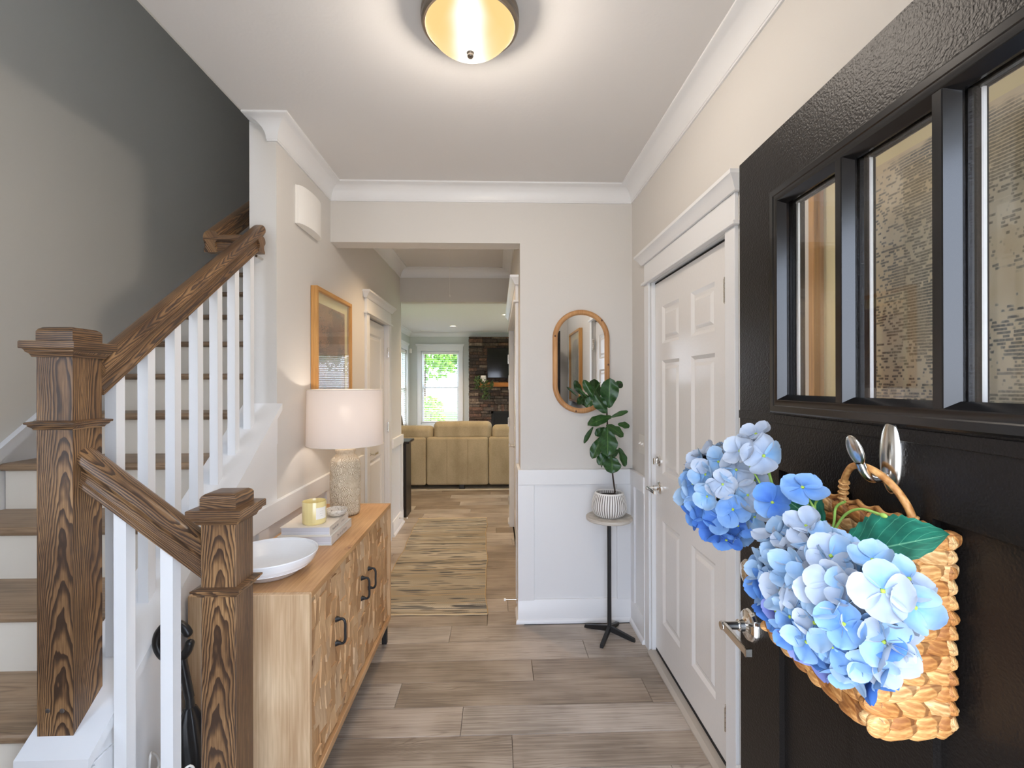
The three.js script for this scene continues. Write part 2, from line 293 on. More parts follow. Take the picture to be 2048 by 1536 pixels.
// wainscot: rails and stiles on the wall, 18 mm proud
function wains(name, list) { return struct(name, list.map((b) => box(...b, 0.002)), M.trim); }
const WT = 0.018, RY0 = 0.868, RY1 = 0.963;
wains('trim_wainscot_far', [[XO - WT, XR, RY0, RY1, ZA, ZA + WT + 0.004], [XO - WT, XO + 0.085, 0.14, RY0, ZA, ZA + WT], [XR - 0.105, XR, 0.14, RY0, ZA, ZA + WT], [XO - WT, XO, 0.14, RY1, ZA2, ZA], [XO, XR, 0.0, RY0, ZA, ZA + 0.006]]);
wains('trim_wainscot_right', [[XR - WT - 0.004, XR, RY0, RY1, ZA, -2.69], [XR - WT, XR, 0.14, RY0, ZA, ZA + 0.085], [XR - WT, XR, 0.14, RY0, -2.72, -2.69], [XR - 0.006, XR, 0, RY0, ZA, -2.69]]);
wains('trim_wainscot_left', [[XL, XL + WT + 0.004, RY0, RY1, -1.72, -3.645], ...[-2.05, -2.86, -3.56].map((z) => [XL, XL + WT, 0.14, RY0, z, z - 0.09]), [XL, XL + 0.004, 0, RY0, -1.6, -3.645]]);
wains('trim_wainscot_hall', [[XL, XL + WT + 0.004, RY0, RY1, -4.675, -5.165], [XL, XL + WT, 0.14, RY0, -5.075, -5.165], [XL, XL + 0.004, 0, RY0, -4.675, -5.15], [XLS, XL + WT, 0.14, RY1, -5.15, -5.166]]);
wains('trim_wainscot_hall_right', [[XO - WT, XO, RY0, RY1, ZA2, -3.2], [XO - WT, XO, RY0, RY1, -5.08, ZB2]]);

// door casings: flat side boards, fillet, wide head board and a capped crown; plan side 'sx' is the way out of the wall
function casing(name, X, sx, zn, zf, top = DH, w = 0.083, t = 0.02, rv = 0) {
  const b = (y0, y1, za, zb, o) => box(X, X + sx * o, y0, y1, za, zb, 0.0015), list = [b(0, top, zn + w, zn + rv, t), b(0, top, zf - rv, zf - w, t)];
  list.push(b(top, top + 0.014, zn + w + 0.018, zf - w - 0.018, t + 0.014), b(top + 0.014, top + 0.118, zn + w, zf - w, t));
  const cap = [[0, 0], [0.022, 0], [0.03, 0.012], [0.034, 0.022], [0.05, 0.04], [0.056, 0.044], [0.056, 0.058], [0, 0.058]].map(([o, h]) => [o, h + top + 0.118]);
  const path = sx > 0 ? [[X, zn + w + 0.002], [X + 0.0, zn + w + 0.002]] : null;
  const P = sx > 0 ? [[X - 0.001, zn + w], [X + 0.002, zn + w], [X + 0.002, zf - w], [X - 0.001, zf - w]] : [[X + 0.001, zf - w], [X - 0.002, zf - w], [X - 0.002, zn + w], [X + 0.001, zn + w]];
  list.push(sweep(cap, P, false, 0.4));
  // jamb lining and stop
  const d = -sx * 0.125;
  list.push(box(X, X + d, 0, top, zn, zn + 0.001, 0), box(X, X + d, 0, top, zf, zf - 0.001, 0), box(X, X + d, top - 0.001, top + 0.006, zn, zf, 0));
  return struct(name, list, M.trim);
}
casing('trim_casing_garage', XR, -1, -1.74, -2.605, DH, 0.085, 0.014, 0.011);
casing('trim_casing_hall_left', XL, 1, -3.815, -4.505, 2.06);
casing('trim_casing_hall_right', XO, -1, -3.31, -4.965, 2.06);

// raised-panel door leaf lying in a plane X, facing sx; panels given as [z0, z1, y0, y1]
function leafDoor(parent, X, sx, zn, zf, y0, y1, panels, m) {
  const th = 0.035, xs = [X, X - sx * th];
  // stiles and rails built by cutting panel openings out of the slab face
  const poly = [[zn, y0], [zf, y0], [zf, y1], [zn, y1]];
  const face = prism(poly, 'x', Math.min(X, X - sx * 0.012), Math.max(X, X - sx * 0.012), panels.map(([a, b, c, d]) => [[a, c], [b, c], [b, d], [a, d]]));
  put('slab', [face, box(X - sx * 0.012, X - sx * th, y0, y1, zn, zf)], m, parent);
  for (const [a, b, c, d] of panels) { // ovolo frame, sunk field, raised centre
    const z0 = Math.min(a, b), z1 = Math.max(a, b), pos = [], ring = (i, o) => [[z0 + i, c + i], [z1 - i, c + i], [z1 - i, d - i], [z0 + i, d - i]].map(([z, y]) => [X - sx * o, y, z]);
    const rings = [ring(0, 0), ring(0.006, 0.004), ring(0.016, 0.0105), ring(0.03, 0.0105), ring(0.042, 0.004), ring(0.046, 0.0025)];
    for (let i = 0; i < rings.length - 1; i++) for (let j = 0; j < 4; j++) { const p = rings[i][j], q = rings[i][(j + 1) % 4], r = rings[i + 1][(j + 1) % 4], s = rings[i + 1][j]; if (sx > 0) pos.push(...p, ...r, ...q, ...p, ...s, ...r); else pos.push(...p, ...q, ...r, ...p, ...r, ...s); }
    const L = rings[rings.length - 1]; if (sx > 0) pos.push(...L[0], ...L[2], ...L[1], ...L[0], ...L[3], ...L[2]); else pos.push(...L[0], ...L[1], ...L[2], ...L[0], ...L[2], ...L[3]);
    const g = new THREE.BufferGeometry(); g.setAttribute('position', new THREE.BufferAttribute(new Float32Array(pos), 3)); g.computeVertexNormals();
    put('panel', grain(g), m, parent);
  }
}
// round rose with a flat lever; plane X, facing sx, lever towards dz
function leverSet(parent, X, sx, y, z, dz, m = M.chrome, name = 'door_handle') {
  const ax = (g) => g.rotateZ(-sx * Math.PI / 2).translate(X, y, z);
  const rose = ax(lathe([[0, 0], [0.036, 0], [0.036, 0.005], [0.034, 0.008], [0.030, 0.011], [0.017, 0.014], [0.0135, 0.018], [0.0135, 0.034], [0.0115, 0.036], [0, 0.036]], 40, 0.5));
  const neck = ax(lathe([[0, 0.03], [0.009, 0.03], [0.0085, 0.062], [0.0095, 0.066], [0.0095, 0.072], [0.008, 0.074], [0, 0.074]], 24, 0.5));
  const arm = box(X + sx * 0.060, X + sx * 0.071, y - 0.009, y + 0.009, z - dz * 0.008, z + dz * 0.112, 0.002);
  const tip = box(X + sx * 0.056, X + sx * 0.072, y - 0.0098, y + 0.0098, z + dz * 0.106, z + dz * 0.114, 0.002);
  const h = put(name, rose, m, parent); put('lever', [neck, arm, tip], m, h); return h;
}
function hinge(parent, X, sx, y, z, m = M.chrome) {
  const parts = [box(X, X + sx * 0.003, y - 0.045, y + 0.045, z - 0.02, z + 0.02, 0.001)];
  for (let i = 0; i < 5; i++) parts.push(rod([X + sx * 0.007, y - 0.045 + i * 0.018, z], [X + sx * 0.007, y - 0.045 + i * 0.018 + 0.0165, z], 0.0065, 10));
  parts.push(rod([X + sx * 0.007, y + 0.045, z], [X + sx * 0.007, y + 0.051, z], 0.0045, 8)); put('hinge', parts, m, parent);
}
{ // white six-panel door in the right wall
  const d = struct('door_2'), X = XR + 0.022, z = (t) => -1.744 - t * 0.859;
  const P = []; for (const [a, b] of [[-1.887, -2.122], [-2.262, -2.497]]) P.push([a, b, 1.715, 1.915], [a, b, 1.02, 1.625], [a, b, 0.22, 0.77]);
  leafDoor(d, X, -1, z(0), z(1), 0.036, 2.053, P, M.doorwhite);
  leverSet(d, X, -1, 0.935, -2.605 + 0.062, 1); // lever reaches to the hinge side
  const bolt = put('deadbolt', lathe([[0, 0], [0.031, 0], [0.031, 0.006], [0.026, 0.013], [0.012, 0.016], [0, 0.016]], 36, 0.5).rotateZ(Math.PI / 2).translate(X, 1.08, -2.543), M.chrome, d);
  put('thumb_turn', box(X - 0.016, X - 0.034, 1.062, 1.098, -2.549, -2.537, 0.003), M.chrome, bolt);
  for (const y of [1.85, 1.06, 0.24]) hinge(d, XR + 0.004, -1, y, -1.748, M.nickel);
  put('top_gap_shade', box(XR + 0.021, XR + 0.05, 2.052, 2.060, -2.603, -1.742), M.gap, d);  // black strip stands in for the shade above the door leaf
  put('threshold', sweep([[-0.1, 0], [0.025, 0], [0.025, 0.008], [0.008, 0.02], [-0.1, 0.02]], [[XR, -2.61], [XR, -1.745]].reverse().reverse(), false, 0.3), mat('aluminium_sill', '#b5aca0', 0.5), d);
  put('bottom_gap', box(XR + 0.0205, XR + 0.05, 0.019, 0.036, -2.6, -1.742), M.gap, d);
}
{ // narrow white two-panel door in the left wall of the passage
  const d = struct('door_3'), X = XL - 0.03;
  leafDoor(d, X, 1, -3.82, -4.5, 0.012, 2.045, [[-3.92, -4.40, 1.05, 1.93], [-3.92, -4.40, 0.2, 0.86]], M.doorwhite);
  leverSet(d, X, 1, 0.93, -3.882, -1);
  for (const y of [1.80, 1.10, 0.28]) hinge(d, XL + 0.001, 1, y, -4.502);
}
{ // pair of white doors in the right wall of the passage
  const d = struct('door_4'), X = XO + 0.03;
  for (const [a, b] of [[-3.315, -4.135], [-4.14, -4.96]]) leafDoor(d, X, -1, a, b, 0.012, 2.045, [[a - 0.11, b + 0.11, 1.05, 1.93], [a - 0.11, b + 0.11, 0.2, 0.86]], M.doorwhite);
  leverSet(d, X, -1, 0.95, -4.20, -1);
  for (const y of [1.76, 1.10, 0.28]) hinge(d, XO - 0.02, -1, y, -4.97);
}

// ------------------------------------------------------------------ front door, standing open against the right
const DOOR = new THREE.Group(); // local: s along the face from the latch edge (towards the hinge), y up, o out of the face
DOOR.name = 'door_1'; DOOR.userData.kind = 'structure'; taken.door_1 = 0; scene.add(DOOR);
const DA = 1.5693548 * Math.PI / 180; // a degree and a half past square
DOOR.position.set(0.6015, 0.008, -1.151);
// local x = out of the face (world -X), local z = s (world +Z)
DOOR.rotation.y = -DA; DOOR.updateMatrixWorld(true);
const D = (s, y, o) => V(-o, y, s); // door frame point, in DOOR's local axes
M.black = mat('black_door_paint', [0.0085, 0.0066, 0.0056], 0.36, { phys: true, specularIntensity: 0.5, bumpMap: texture(256, 256, (u, v) => { const n = fbm(u * 60, v * 60, 60, 60, 3) * 255; return [n, n, n]; }, false, 0.16, 0.16), bumpScale: 0.0006 });
M.blackgloss = mat('black_gloss_frame', [0.006, 0.0055, 0.0055], 0.17, { phys: true, specularIntensity: 1 });
{
  const DW = 0.914, DTOP = 2.032, TH = 0.044, sL = [0.176, 0.738], yL = [1.461, 1.876];
  const rect = (a, b, c, d) => [[a, c], [b, c], [b, d], [a, d]];
  const pan = [[0.168, 0.382, 0.22, 1.31], [0.532, 0.746, 0.22, 1.31]];
  const face = prism(rect(0, DW, 0, DTOP), 'x', 0, TH, [rect(sL[0] - 0.012, sL[1] + 0.012, yL[0] - 0.012, yL[1] + 0.012), ...pan.map((p) => rect(p[0], p[1], p[2], p[3]))]);
  put('slab', face, M.black, DOOR);
  for (const p of pan) put('panel', [box(0.0115, TH - 0.0115, p[2], p[3], p[0], p[1])], M.black, DOOR);
  // lite frame: raised outer moulding and the bevelled inner stop
  const frameRing = (si, yi, prof) => { // profile [[inward, out]] round the opening
    const P = [[sL[0] - si, yL[0] - yi], [sL[1] + si, yL[0] - yi], [sL[1] + si, yL[1] + yi], [sL[0] - si, yL[1] + yi]];
    let g = sweep(prof, P, true, 0.3); const q = g.attributes.position; for (let i = 0; i < q.count; i++) { const s = q.getX(i), o = q.getY(i), y = q.getZ(i); q.setXYZ(i, -o, y, s); } g.computeVertexNormals(); g = toCreasedNormals(g, 0.4); return grain(g); };
  put('lite_frame', [frameRing(0.03, 0.03, [[0, 0], [0, 0.006], [0.003, 0.008], [0.014, 0.008], [0.016, 0.0065], [0.026, 0.0065], [0.0275, 0.006], [0.038, -0.0085], [0.038, -0.0135], [0, -0.0135]])], M.blackgloss, DOOR);
  const mull = (c) => prism([[c - 0.0145, -0.013], [c - 0.0145, 0.002], [c - 0.0125, 0.005], [c + 0.001, 0.005], [c + 0.003, 0.0045], [c + 0.0145, -0.010], [c + 0.0145, -0.013]].map(([s, o]) => [-o, s]), 'y', yL[0] - 0.005, yL[1] + 0.005);
  for (const c of [0.363, 0.551]) put('muntin', [mull(c)], M.blackgloss, DOOR);
  for (const [a, b] of [[0.176, 0.3485], [0.3775, 0.5365], [0.5655, 0.738]]) {
    put('glass_pane', box(0.0145, 0.0175, yL[0], yL[1], a - 0.004, b + 0.004), M.glass, DOOR);
put('spacer', [box(0.033, 0.037, yL[0] + 0.002, yL[0] + 0.006, a, b), box(0.033, 0.037, yL[1] - 0.006, yL[1] - 0.002, a, b), box(0.033, 0.037, yL[0] + 0.002, yL[1] - 0.002, a + 0.0015, a + (a < 0.2 ? 0.0075 : 0.0045)), box(0.033, 0.037, yL[0] + 0.002, yL[1] - 0.002, b - 0.004, b - 0.0015)], M.plastic, DOOR);
  }
  put('inner_lite_frame', frameRing(0.03, 0.03, [[0, -0.052], [0.03, -0.052], [0.036, -0.04], [0.036, -0.033], [0, -0.033]]), M.black, DOOR);
  for (const c of [0.363, 0.551]) put('inner_muntin', box(0.022, 0.049, yL[0], yL[1], c - 0.0135, c + 0.0135, 0.004), M.black, DOOR);
  // apron rail below the glass
  put('apron', [box(-0.003, 0.002, 1.408, 1.4275, 0.0, DW, 0.001)], M.black, DOOR);
  // handle set and deadbolt
  const h = new THREE.Group(); h.position.set(0, 0, 0); h.name = 'door_handle'; DOOR.add(h);
  const rs = (pts, y, s) => lathe(pts, 48, 0.5).rotateZ(Math.PI / 2).translate(0, y, s);
  put('rose', rs([[0, 0], [0.0375, 0], [0.0375, 0.004], [0.0355, 0.008], [0.033, 0.011], [0.018, 0.015], [0.0135, 0.019], [0.0135, 0.03], [0.012, 0.032], [0, 0.032]], 0.921, 0.052), M.chrome, h);
  put('lever', [rs([[0, 0.03], [0.0095, 0.03], [0.009, 0.058], [0.0105, 0.062], [0.0105, 0.071], [0.009, 0.073], [0, 0.073]], 0.921, 0.052), box(-0.06, -0.0705, 0.912, 0.930, 0.046, 0.165, 0.002), box(-0.056, -0.072, 0.9115, 0.9305, 0.160, 0.168, 0.0015)], M.chrome, h);
  put('deadbolt', rs([[0, 0], [0.032, 0], [0.031, 0.008], [0.026, 0.014], [0.014, 0.017], [0, 0.017]], 1.045, 0.052), M.chrome, DOOR);
  for (const y of [0.25, 1.02, 1.8]) put('hinge', [rod([0.05, y - 0.05, DW + 0.004], [0.05, y + 0.05, DW + 0.004], 0.007, 12), box(0.01, 0.046, y - 0.05, y + 0.05, DW, DW + 0.002)], M.nickel, DOOR);
}
struct('trim_front_door_frame', [box(-0.42, -0.385, 0, 2.075, -0.215, -0.03, 0.002), box(0.625, 0.66, 0, 2.075, -0.215, -0.03, 0.002), box(-0.42, 0.66, 2.045, 2.09, -0.215, -0.03, 0.002), box(-0.39, 0.63, -0.01, 0.012, -0.2, -0.02, 0.002)], M.trim);
// where a picture point meets a plane 'off' metres out from the open door's face, in the door's own axes
const onD = (px, py, off) => { const o = DOOR.worldToLocal(V(0, EYE, 0)), p = DOOR.worldToLocal(V(0, EYE, 0).add(ray(px, py))), d = p.clone().sub(o); return o.addScaledVector(d, (-off - o.x) / d.x); };

// ------------------------------------------------------------------ staircase
const RISE = 0.19, RUN = 0.24956, NOSE0 = -1.2464, TOP0 = 0.609; // tread k: nose at NOSE0 - k RUN, top TOP0 + k RISE
M.riser = mat('cream_riser_paint', '#ece3d3', 0.5);
{
  const st = thing('staircase', 'staircase of grey-brown wood treads and white risers climbing behind the tall newel post', 'staircase');
  for (let k = 0; k <= 13; k++) {
    const zn = NOSE0 - k * RUN, y = TOP0 + k * RISE, pr = [], r = 0.0155;
    for (let i = 0; i <= 8; i++) { const t = -Math.PI / 2 + i / 8 * Math.PI; pr.push([zn - r + r * Math.cos(t), y - r + r * Math.sin(t)]); }
    pr.push([zn - RUN - 0.03, y], [zn - RUN - 0.03, y - 2 * r]);
    const x1 = k < 4 ? XLS - 0.02 : XLS;
    put('tread', grain(prism(pr, 'x', XS + 0.018, x1), 'x', rnd() * 3, rnd() * 5), M.tread, st);
    put('riser', box(XS + 0.018, x1, y - RISE, y - 2 * r, zn - 0.045, zn - 0.026, 0), M.riser, st);
  }
  // landing and the bottom step that turns towards the hall
  const tr = (x0, x1, y) => { const pr = [], r = 0.0155; for (let i = 0; i <= 8; i++) { const t = -Math.PI / 2 + i / 8 * Math.PI; pr.push([x1 - r + r * Math.cos(t), y - r + r * Math.sin(t)]); } pr.push([x0, y], [x0, y - 2 * r]); return prism(pr, 'z', -1.27, -0.3); };
  put('tread', grain(tr(XS + 0.018, -0.915, 0.419), 'z'), M.tread, st); put('tread', grain(tr(-0.99, -0.67, 0.222), 'z'), M.tread, st);
  put('riser', [box(XS + 0.1, -0.945, 0.02, 0.388, -1.26, -0.3)], M.riser, st); put('riser', [box(-0.95, -0.70, 0.005, 0.191, -1.26, -0.3)], M.riser, st);
  // skirt board on the stair wall
  const nl = (u) => 0.609 + RISE / RUN * (u - 1.2464), pts = []; const u0 = 1.0, u1 = 4.6;
  const skirt = prism([[-u0, nl(u0) - 0.25], [-u1, nl(u1) - 0.25], [-u1, nl(u1) + 0.03], [-u0, nl(u0) + 0.03]], 'x', XS, XS + 0.014);
  const bead = prism([[-u0, nl(u0) + 0.012], [-u1, nl(u1) + 0.012], [-u1, nl(u1) + 0.066], [-u0, nl(u0) + 0.066]], 'x', XS, XS + 0.028);
  put('skirt_board', [skirt, bead], M.trim, st);
}
// knee wall under the balustrade, with a sloped cap, side boards and a front board
const capY = (u) => 0.61 + 0.788 * (u - 1.237);
{
  struct('wall_knee', prism([[-1.2, 0], [ZEND, 0], [ZEND, capY(-ZEND) - 0.03], [-1.2, capY(1.2) - 0.03]], 'x', XLS, XL), M.trim);
  const cap = prism([[-1.197, capY(1.197) - 0.032], [-2.256, capY(2.256) - 0.032], [-2.256, capY(2.256)], [-1.197, capY(1.197)]], 'x', -1.187, -1.008);
  struct('trim_knee_wall', [cap, box(-1.187, -1.010, 0, capY(1.197) - 0.033, -1.199, -1.222, 0.002),
    prism([[-1.222, capY(1.222) - 0.17], [-2.237, capY(2.237) - 0.17], [-2.237, capY(2.237) - 0.03], [-1.222, capY(1.222) - 0.03]], 'x', XL, XL + 0.012),
    box(XL, XL + 0.018, 0, 0.55, -1.222, -1.29, 0.002)], M.trim);
}

// ------------------------------------------------------------------ railing: newel posts, handrails, balusters
const RAILPROF = (() => { // across, up
  const h = [[0.0275, 0], [0.0275, 0.011], [0.022, 0.016], [0.0195, 0.026], [0.021, 0.036], [0.027, 0.043], [0.032, 0.049], [0.0325, 0.058], [0.029, 0.068], [0.021, 0.075], [0.010, 0.0775]];
  return [...h, ...h.slice().reverse().map(([a, b]) => [-a, b])];
})();
function railPiece(parent, name, axis, t0, t1, centre, yAt, ou) { // runs along z or x; plumb ends
  const L = [Math.min(t0, t1), Math.max(t0, t1)], k = Math.hypot(1, (yAt(t1) - yAt(t0)) / (t1 - t0));
  let g = prism(RAILPROF.map(([a, b]) => [a, b * k]), 'z', L[0], L[1]); // along local z
  const p = g.attributes.position, uv = g.attributes.uv;
  for (let i = 0; i < p.count; i++) { const a = p.getX(i), b = p.getY(i), t = p.getZ(i); uv.setXY(i, a * 1.3 + b * 0.8 + ou, t * k + ou * 3); if (axis === 'z') p.setXYZ(i, centre + a, b + yAt(t), t); else p.setXYZ(i, t, b + yAt(t), centre - a); }
  g.computeVertexNormals(); const uvs = g.attributes.uv; g = toCreasedNormals(g, 0.5); g.setAttribute('uv', uvs);
  return put(name, g, M.oak, parent);
}
function newel(parent, cx, cz, y0, yc, yb, off, below = null) { // yc: bottom of the cap's cove, yb: underside of the band
  const s = 0.0445, r = 0.003;
  const post = below ? prism([[cz + s, below(-(cz + s)) - 0.002], [cz - s, below(-(cz - s)) - 0.002], [cz - s, yc + 0.02], [cz + s, yc + 0.02]], 'x', cx - s, cx + s) : box(cx - s, cx + s, y0, yc + 0.02, cz - s, cz + s, r, 'y');
  const shaft = put('newel_post', grain(post, 'y', off, off * 2.7), M.oak, parent);
  const cove = [[s, yc], [s + 0.006, yc], [s + 0.0075, yc + 0.004], [s + 0.010, yc + 0.009], [s + 0.015, yc + 0.013], [s + 0.016, yc + 0.017], [s + 0.0185, yc + 0.0205], [s + 0.0225, yc + 0.021], [s + 0.0235, yc + 0.0225], [s + 0.0235, yc + 0.038], [s + 0.022, yc + 0.040], [s - 0.01, yc + 0.040]];
  put('cap', grain(squareStack(cx, cz, cove), 'x', off + 0.1, off), M.oak, shaft);
  const blk = [[s + 0.001, yc + 0.040], [s + 0.001, yc + 0.066], [s - 0.002, yc + 0.072], [s - 0.008, yc + 0.0765], [s - 0.016, yc + 0.078]];
  put('cap_block', grain(squareStack(cx, cz, blk), 'x', off + 0.05, off + 0.3), M.oak, shaft);
  const band = [[s - 0.001, yb], [s + 0.004, yb], [s + 0.0065, yb + 0.005], [s + 0.0115, yb + 0.009], [s + 0.0125, yb + 0.013], [s + 0.0165, yb + 0.0145], [s + 0.0172, yb + 0.019], [s + 0.015, yb + 0.0205], [s - 0.001, yb + 0.0235]];
  put('band', grain(squareStack(cx, cz, band), 'x', off, off + 0.2), M.oak, shaft);
  return shaft;
}
{
  const rl = thing('stair_railing', 'stair railing with two dark oak newel posts, dark handrails and white square balusters', 'railing');
  const tall = newel(rl, -1.1225, -1.281, 0.5, 1.572, 1.387, 0.061, capY);
  M.plug = mat('grey_screw_plug', '#4c443e', 0.5);
  for (const px of [95, 124]) { const p = atZ(px, 1422, -1.2365); put('bolt_plug', lathe([[0, 0.0015], [0.004, 0.0015], [0.0062, 0], [0.0062, -0.002]], 20).rotateX(Math.PI / 2).translate(p.x, p.y, p.z), M.plug, tall); }
  newel(rl, -0.7165, -1.281, 0.0, 1.142, 0.957, 0.155);
  const yMain = (z) => 1.468 + 0.748 * (-z - 1.319), yLow = (x) => 1.222 - 0.775 * (x + 1.059);
  railPiece(rl, 'handrail', 'z', -1.3255, -2.222, -1.1, yMain, 0.02);
  railPiece(rl, 'handrail', 'x', -1.078, -0.761, -1.281, yLow, 0.13);
  railPiece(rl, 'handrail', 'x', -1.313, -1.069, -2.19, () => 2.102, 0.07);
  railPiece(rl, 'handrail', 'z', -2.158, -4.4, -1.281, (z) => 2.094 + 0.76 * (-z - 2.158), 0.2);
  put('bracket', [rod([-1.1, 2.09, -2.2], [-1.1, 2.09, -2.258], 0.006)], M.nickel, rl);
  for (const px of [[206, 914]]) { const p = V(-1.04, yLow(-1.04) + 0.098, -1.281); put('screw', lathe([[0, 0.002], [0.004, 0.0015], [0.005, 0]], 12).translate(p.x, p.y - 0.001, p.z), M.bronze, rl); }
  const b = 0.0159;
  for (let i = 0; i < 7; i++) { // up the flight
    const zf = -1.383 - i * 0.1226, zc = zf - b, xc = -1.085 - b, y0 = capY(-zf), y0b = capY(-(zf - 2 * b));
    put('baluster', prism([[zf, y0 - 0.004], [zf - 2 * b, y0b - 0.004], [zf - 2 * b, yMain(zf - 2 * b) + 0.004], [zf, yMain(zf) + 0.004]], 'x', xc - b, xc + b), M.trim, rl);
  }
  for (const [x, y] of [[-1.0, 0.419], [-0.881, 0.222]]) put('baluster', prism([[x, y], [x + 2 * b, y], [x + 2 * b, yLow(x + 2 * b) + 0.004], [x, yLow(x) + 0.004]], 'z', -1.265 - 2 * b, -1.265), M.trim, rl);
}

// ------------------------------------------------------------------ sideboard
const SBY = 0.808, SX0 = -1.014, SX1 = -0.62, SZ0 = -1.58, SZ1 = -2.78;
{
  const sb = thing('sideboard', 'long pale oak sideboard with carved block doors and black pulls along the left wall', 'sideboard', [(SX0 + SX1) / 2, 0, (SZ0 + SZ1) / 2]);
  const ox = -(SX0 + SX1) / 2, oz = -(SZ0 + SZ1) / 2;
  const P = (n, g, m, par = sb) => put(n, g, m, par);
  const B = (x0, x1, y0, y1, z0, z1, c, ax, ou = rnd(), ov = rnd()) => box(x0 + ox, x1 + ox, y0, y1, z0 + oz, z1 + oz, c, ax, ou, ov);
  P('top', B(SX0, SX1, SBY - 0.022, SBY, SZ0 - 0.0225, SZ1 + 0.0225, 0.001, 'z'), M.paletop);
  P('side_panel', B(SX0, SX1, 0.135, SBY, SZ0, SZ0 - 0.022, 0.0025, 'y', 0.12, 0.1), M.pale[0]);
  P('side_panel', B(SX0, SX1, 0.135, SBY, SZ1, SZ1 + 0.022, 0.0025, 'y'), M.pale[1]);
  P('bottom_panel', B(SX0, SX1, 0.135, 0.165, SZ0 - 0.022, SZ1 + 0.022, 0.002, 'z'), M.pale[1]);
  P('back_panel', B(SX0, SX0 + 0.012, 0.165, SBY - 0.022, SZ0 - 0.022, SZ1 + 0.022, 0, 'y'), M.pale[2]);
  // three doors covered with small carved blocks in staggered columns
  const faceX = SX1 - 0.022, y0 = 0.172, y1 = SBY - 0.032;
  const cuts = [SZ0 - 0.026, -1.932, -2.278, SZ1 + 0.026];
  for (let d = 0; d < 3; d++) {
    const a = cuts[d] - 0.0015, b = cuts[d + 1] + 0.0015, door = P('door', B(faceX - 0.018, faceX, y0, y1, a, b, 0.001, 'y'), M.pale[2]);
    const n = d === 1 ? 6 : 6, w = (a - b) / n;
    for (let c = 0; c < n; c++) {
      let y = y0 - ((c + d) % 2 ? 0.045 : 0.0);
      while (y < y1 - 0.004) {
        const h = rr(0.074, 0.096), ya = Math.max(y, y0), yb = Math.min(y + h, y1); y += h; if (yb - ya < 0.012) continue;
        const za = a - c * w, zb = a - (c + 1) * w; // za > zb
        // front face tilted: four corner depths
        const t = 0.013, e = [rr(0.003, t), rr(0.003, t), rr(0.003, t), rr(0.003, t)], ty = rnd() < 0.5 ? 0.010 : -0.004; if (rnd() < 0.6) { e[2] = e[0] * 0.2 + 0.002; e[3] = e[1] * 0.2 + 0.002 + (rnd() < .4 ? 0.01 : 0); } else { e[0] = 0.002 + rnd() * 0.003; e[2] = 0.013; }
        const g = B(faceX, faceX + 0.01, ya + 0.0004, yb - 0.0004, zb + 0.0004, za - 0.0004, 0, 'y', 0, 0), p = g.attributes.position;
        const mz = (za + zb) / 2 + oz, my = (ya + yb) / 2;
        for (let i = 0; i < p.count; i++) if (p.getX(i) > faceX + ox + 0.005) { const k = (p.getY(i) > my ? 2 : 0) + (p.getZ(i) > mz ? 1 : 0); p.setX(i, faceX + ox + e[k]); }
        g.computeVertexNormals(); P('block', grain(g, 'y', rnd(), rnd()), M.pale[Math.floor(rnd() * 4)], door);
      }
    }
  }
  // bow pulls
  const pull = (z, y, door) => {
    const x = faceX + 0.012 + ox, zz = z + oz, foot = (s) => { const g = new THREE.CylinderGeometry(0.0055, 0.013, 0.02, 4, 1); g.rotateY(Math.PI / 4).scale(1, 1, 1).rotateZ(-Math.PI / 2).translate(x + 0.008, y + s * 0.047, zz); return g; };
    P('pull', [foot(1), foot(-1), tube([[x + 0.012, y + 0.049, zz], [x + 0.026, y + 0.047, zz], [x + 0.033, y + 0.036, zz], [x + 0.034, y, zz], [x + 0.033, y - 0.036, zz], [x + 0.026, y - 0.047, zz], [x + 0.012, y - 0.049, zz]], 0.0052, 28, 8)], M.iron, door);
  };
  const doors = sb.children.filter((c) => c.name === 'door');
  pull(-1.872, 0.535, doors[0]); pull(-2.222, 0.552, doors[1]); pull(-2.336, 0.552, doors[2]);
  for (const [x, z] of [[SX1 - 0.03, SZ1 + 0.03], [SX1 - 0.03, SZ0 - 0.03], [SX0 + 0.03, SZ1 + 0.03], [SX0 + 0.03, SZ0 - 0.03]]) {
    const leg = P('leg', B(x - 0.014, x + 0.014, 0.006, 0.135, z - 0.014, z + 0.014, 0.002), M.iron); P('foot_pad', rod([x + ox, 0, z + oz], [x + ox, 0.007, z + oz], 0.011, 12), M.nickel, leg);
  }
}
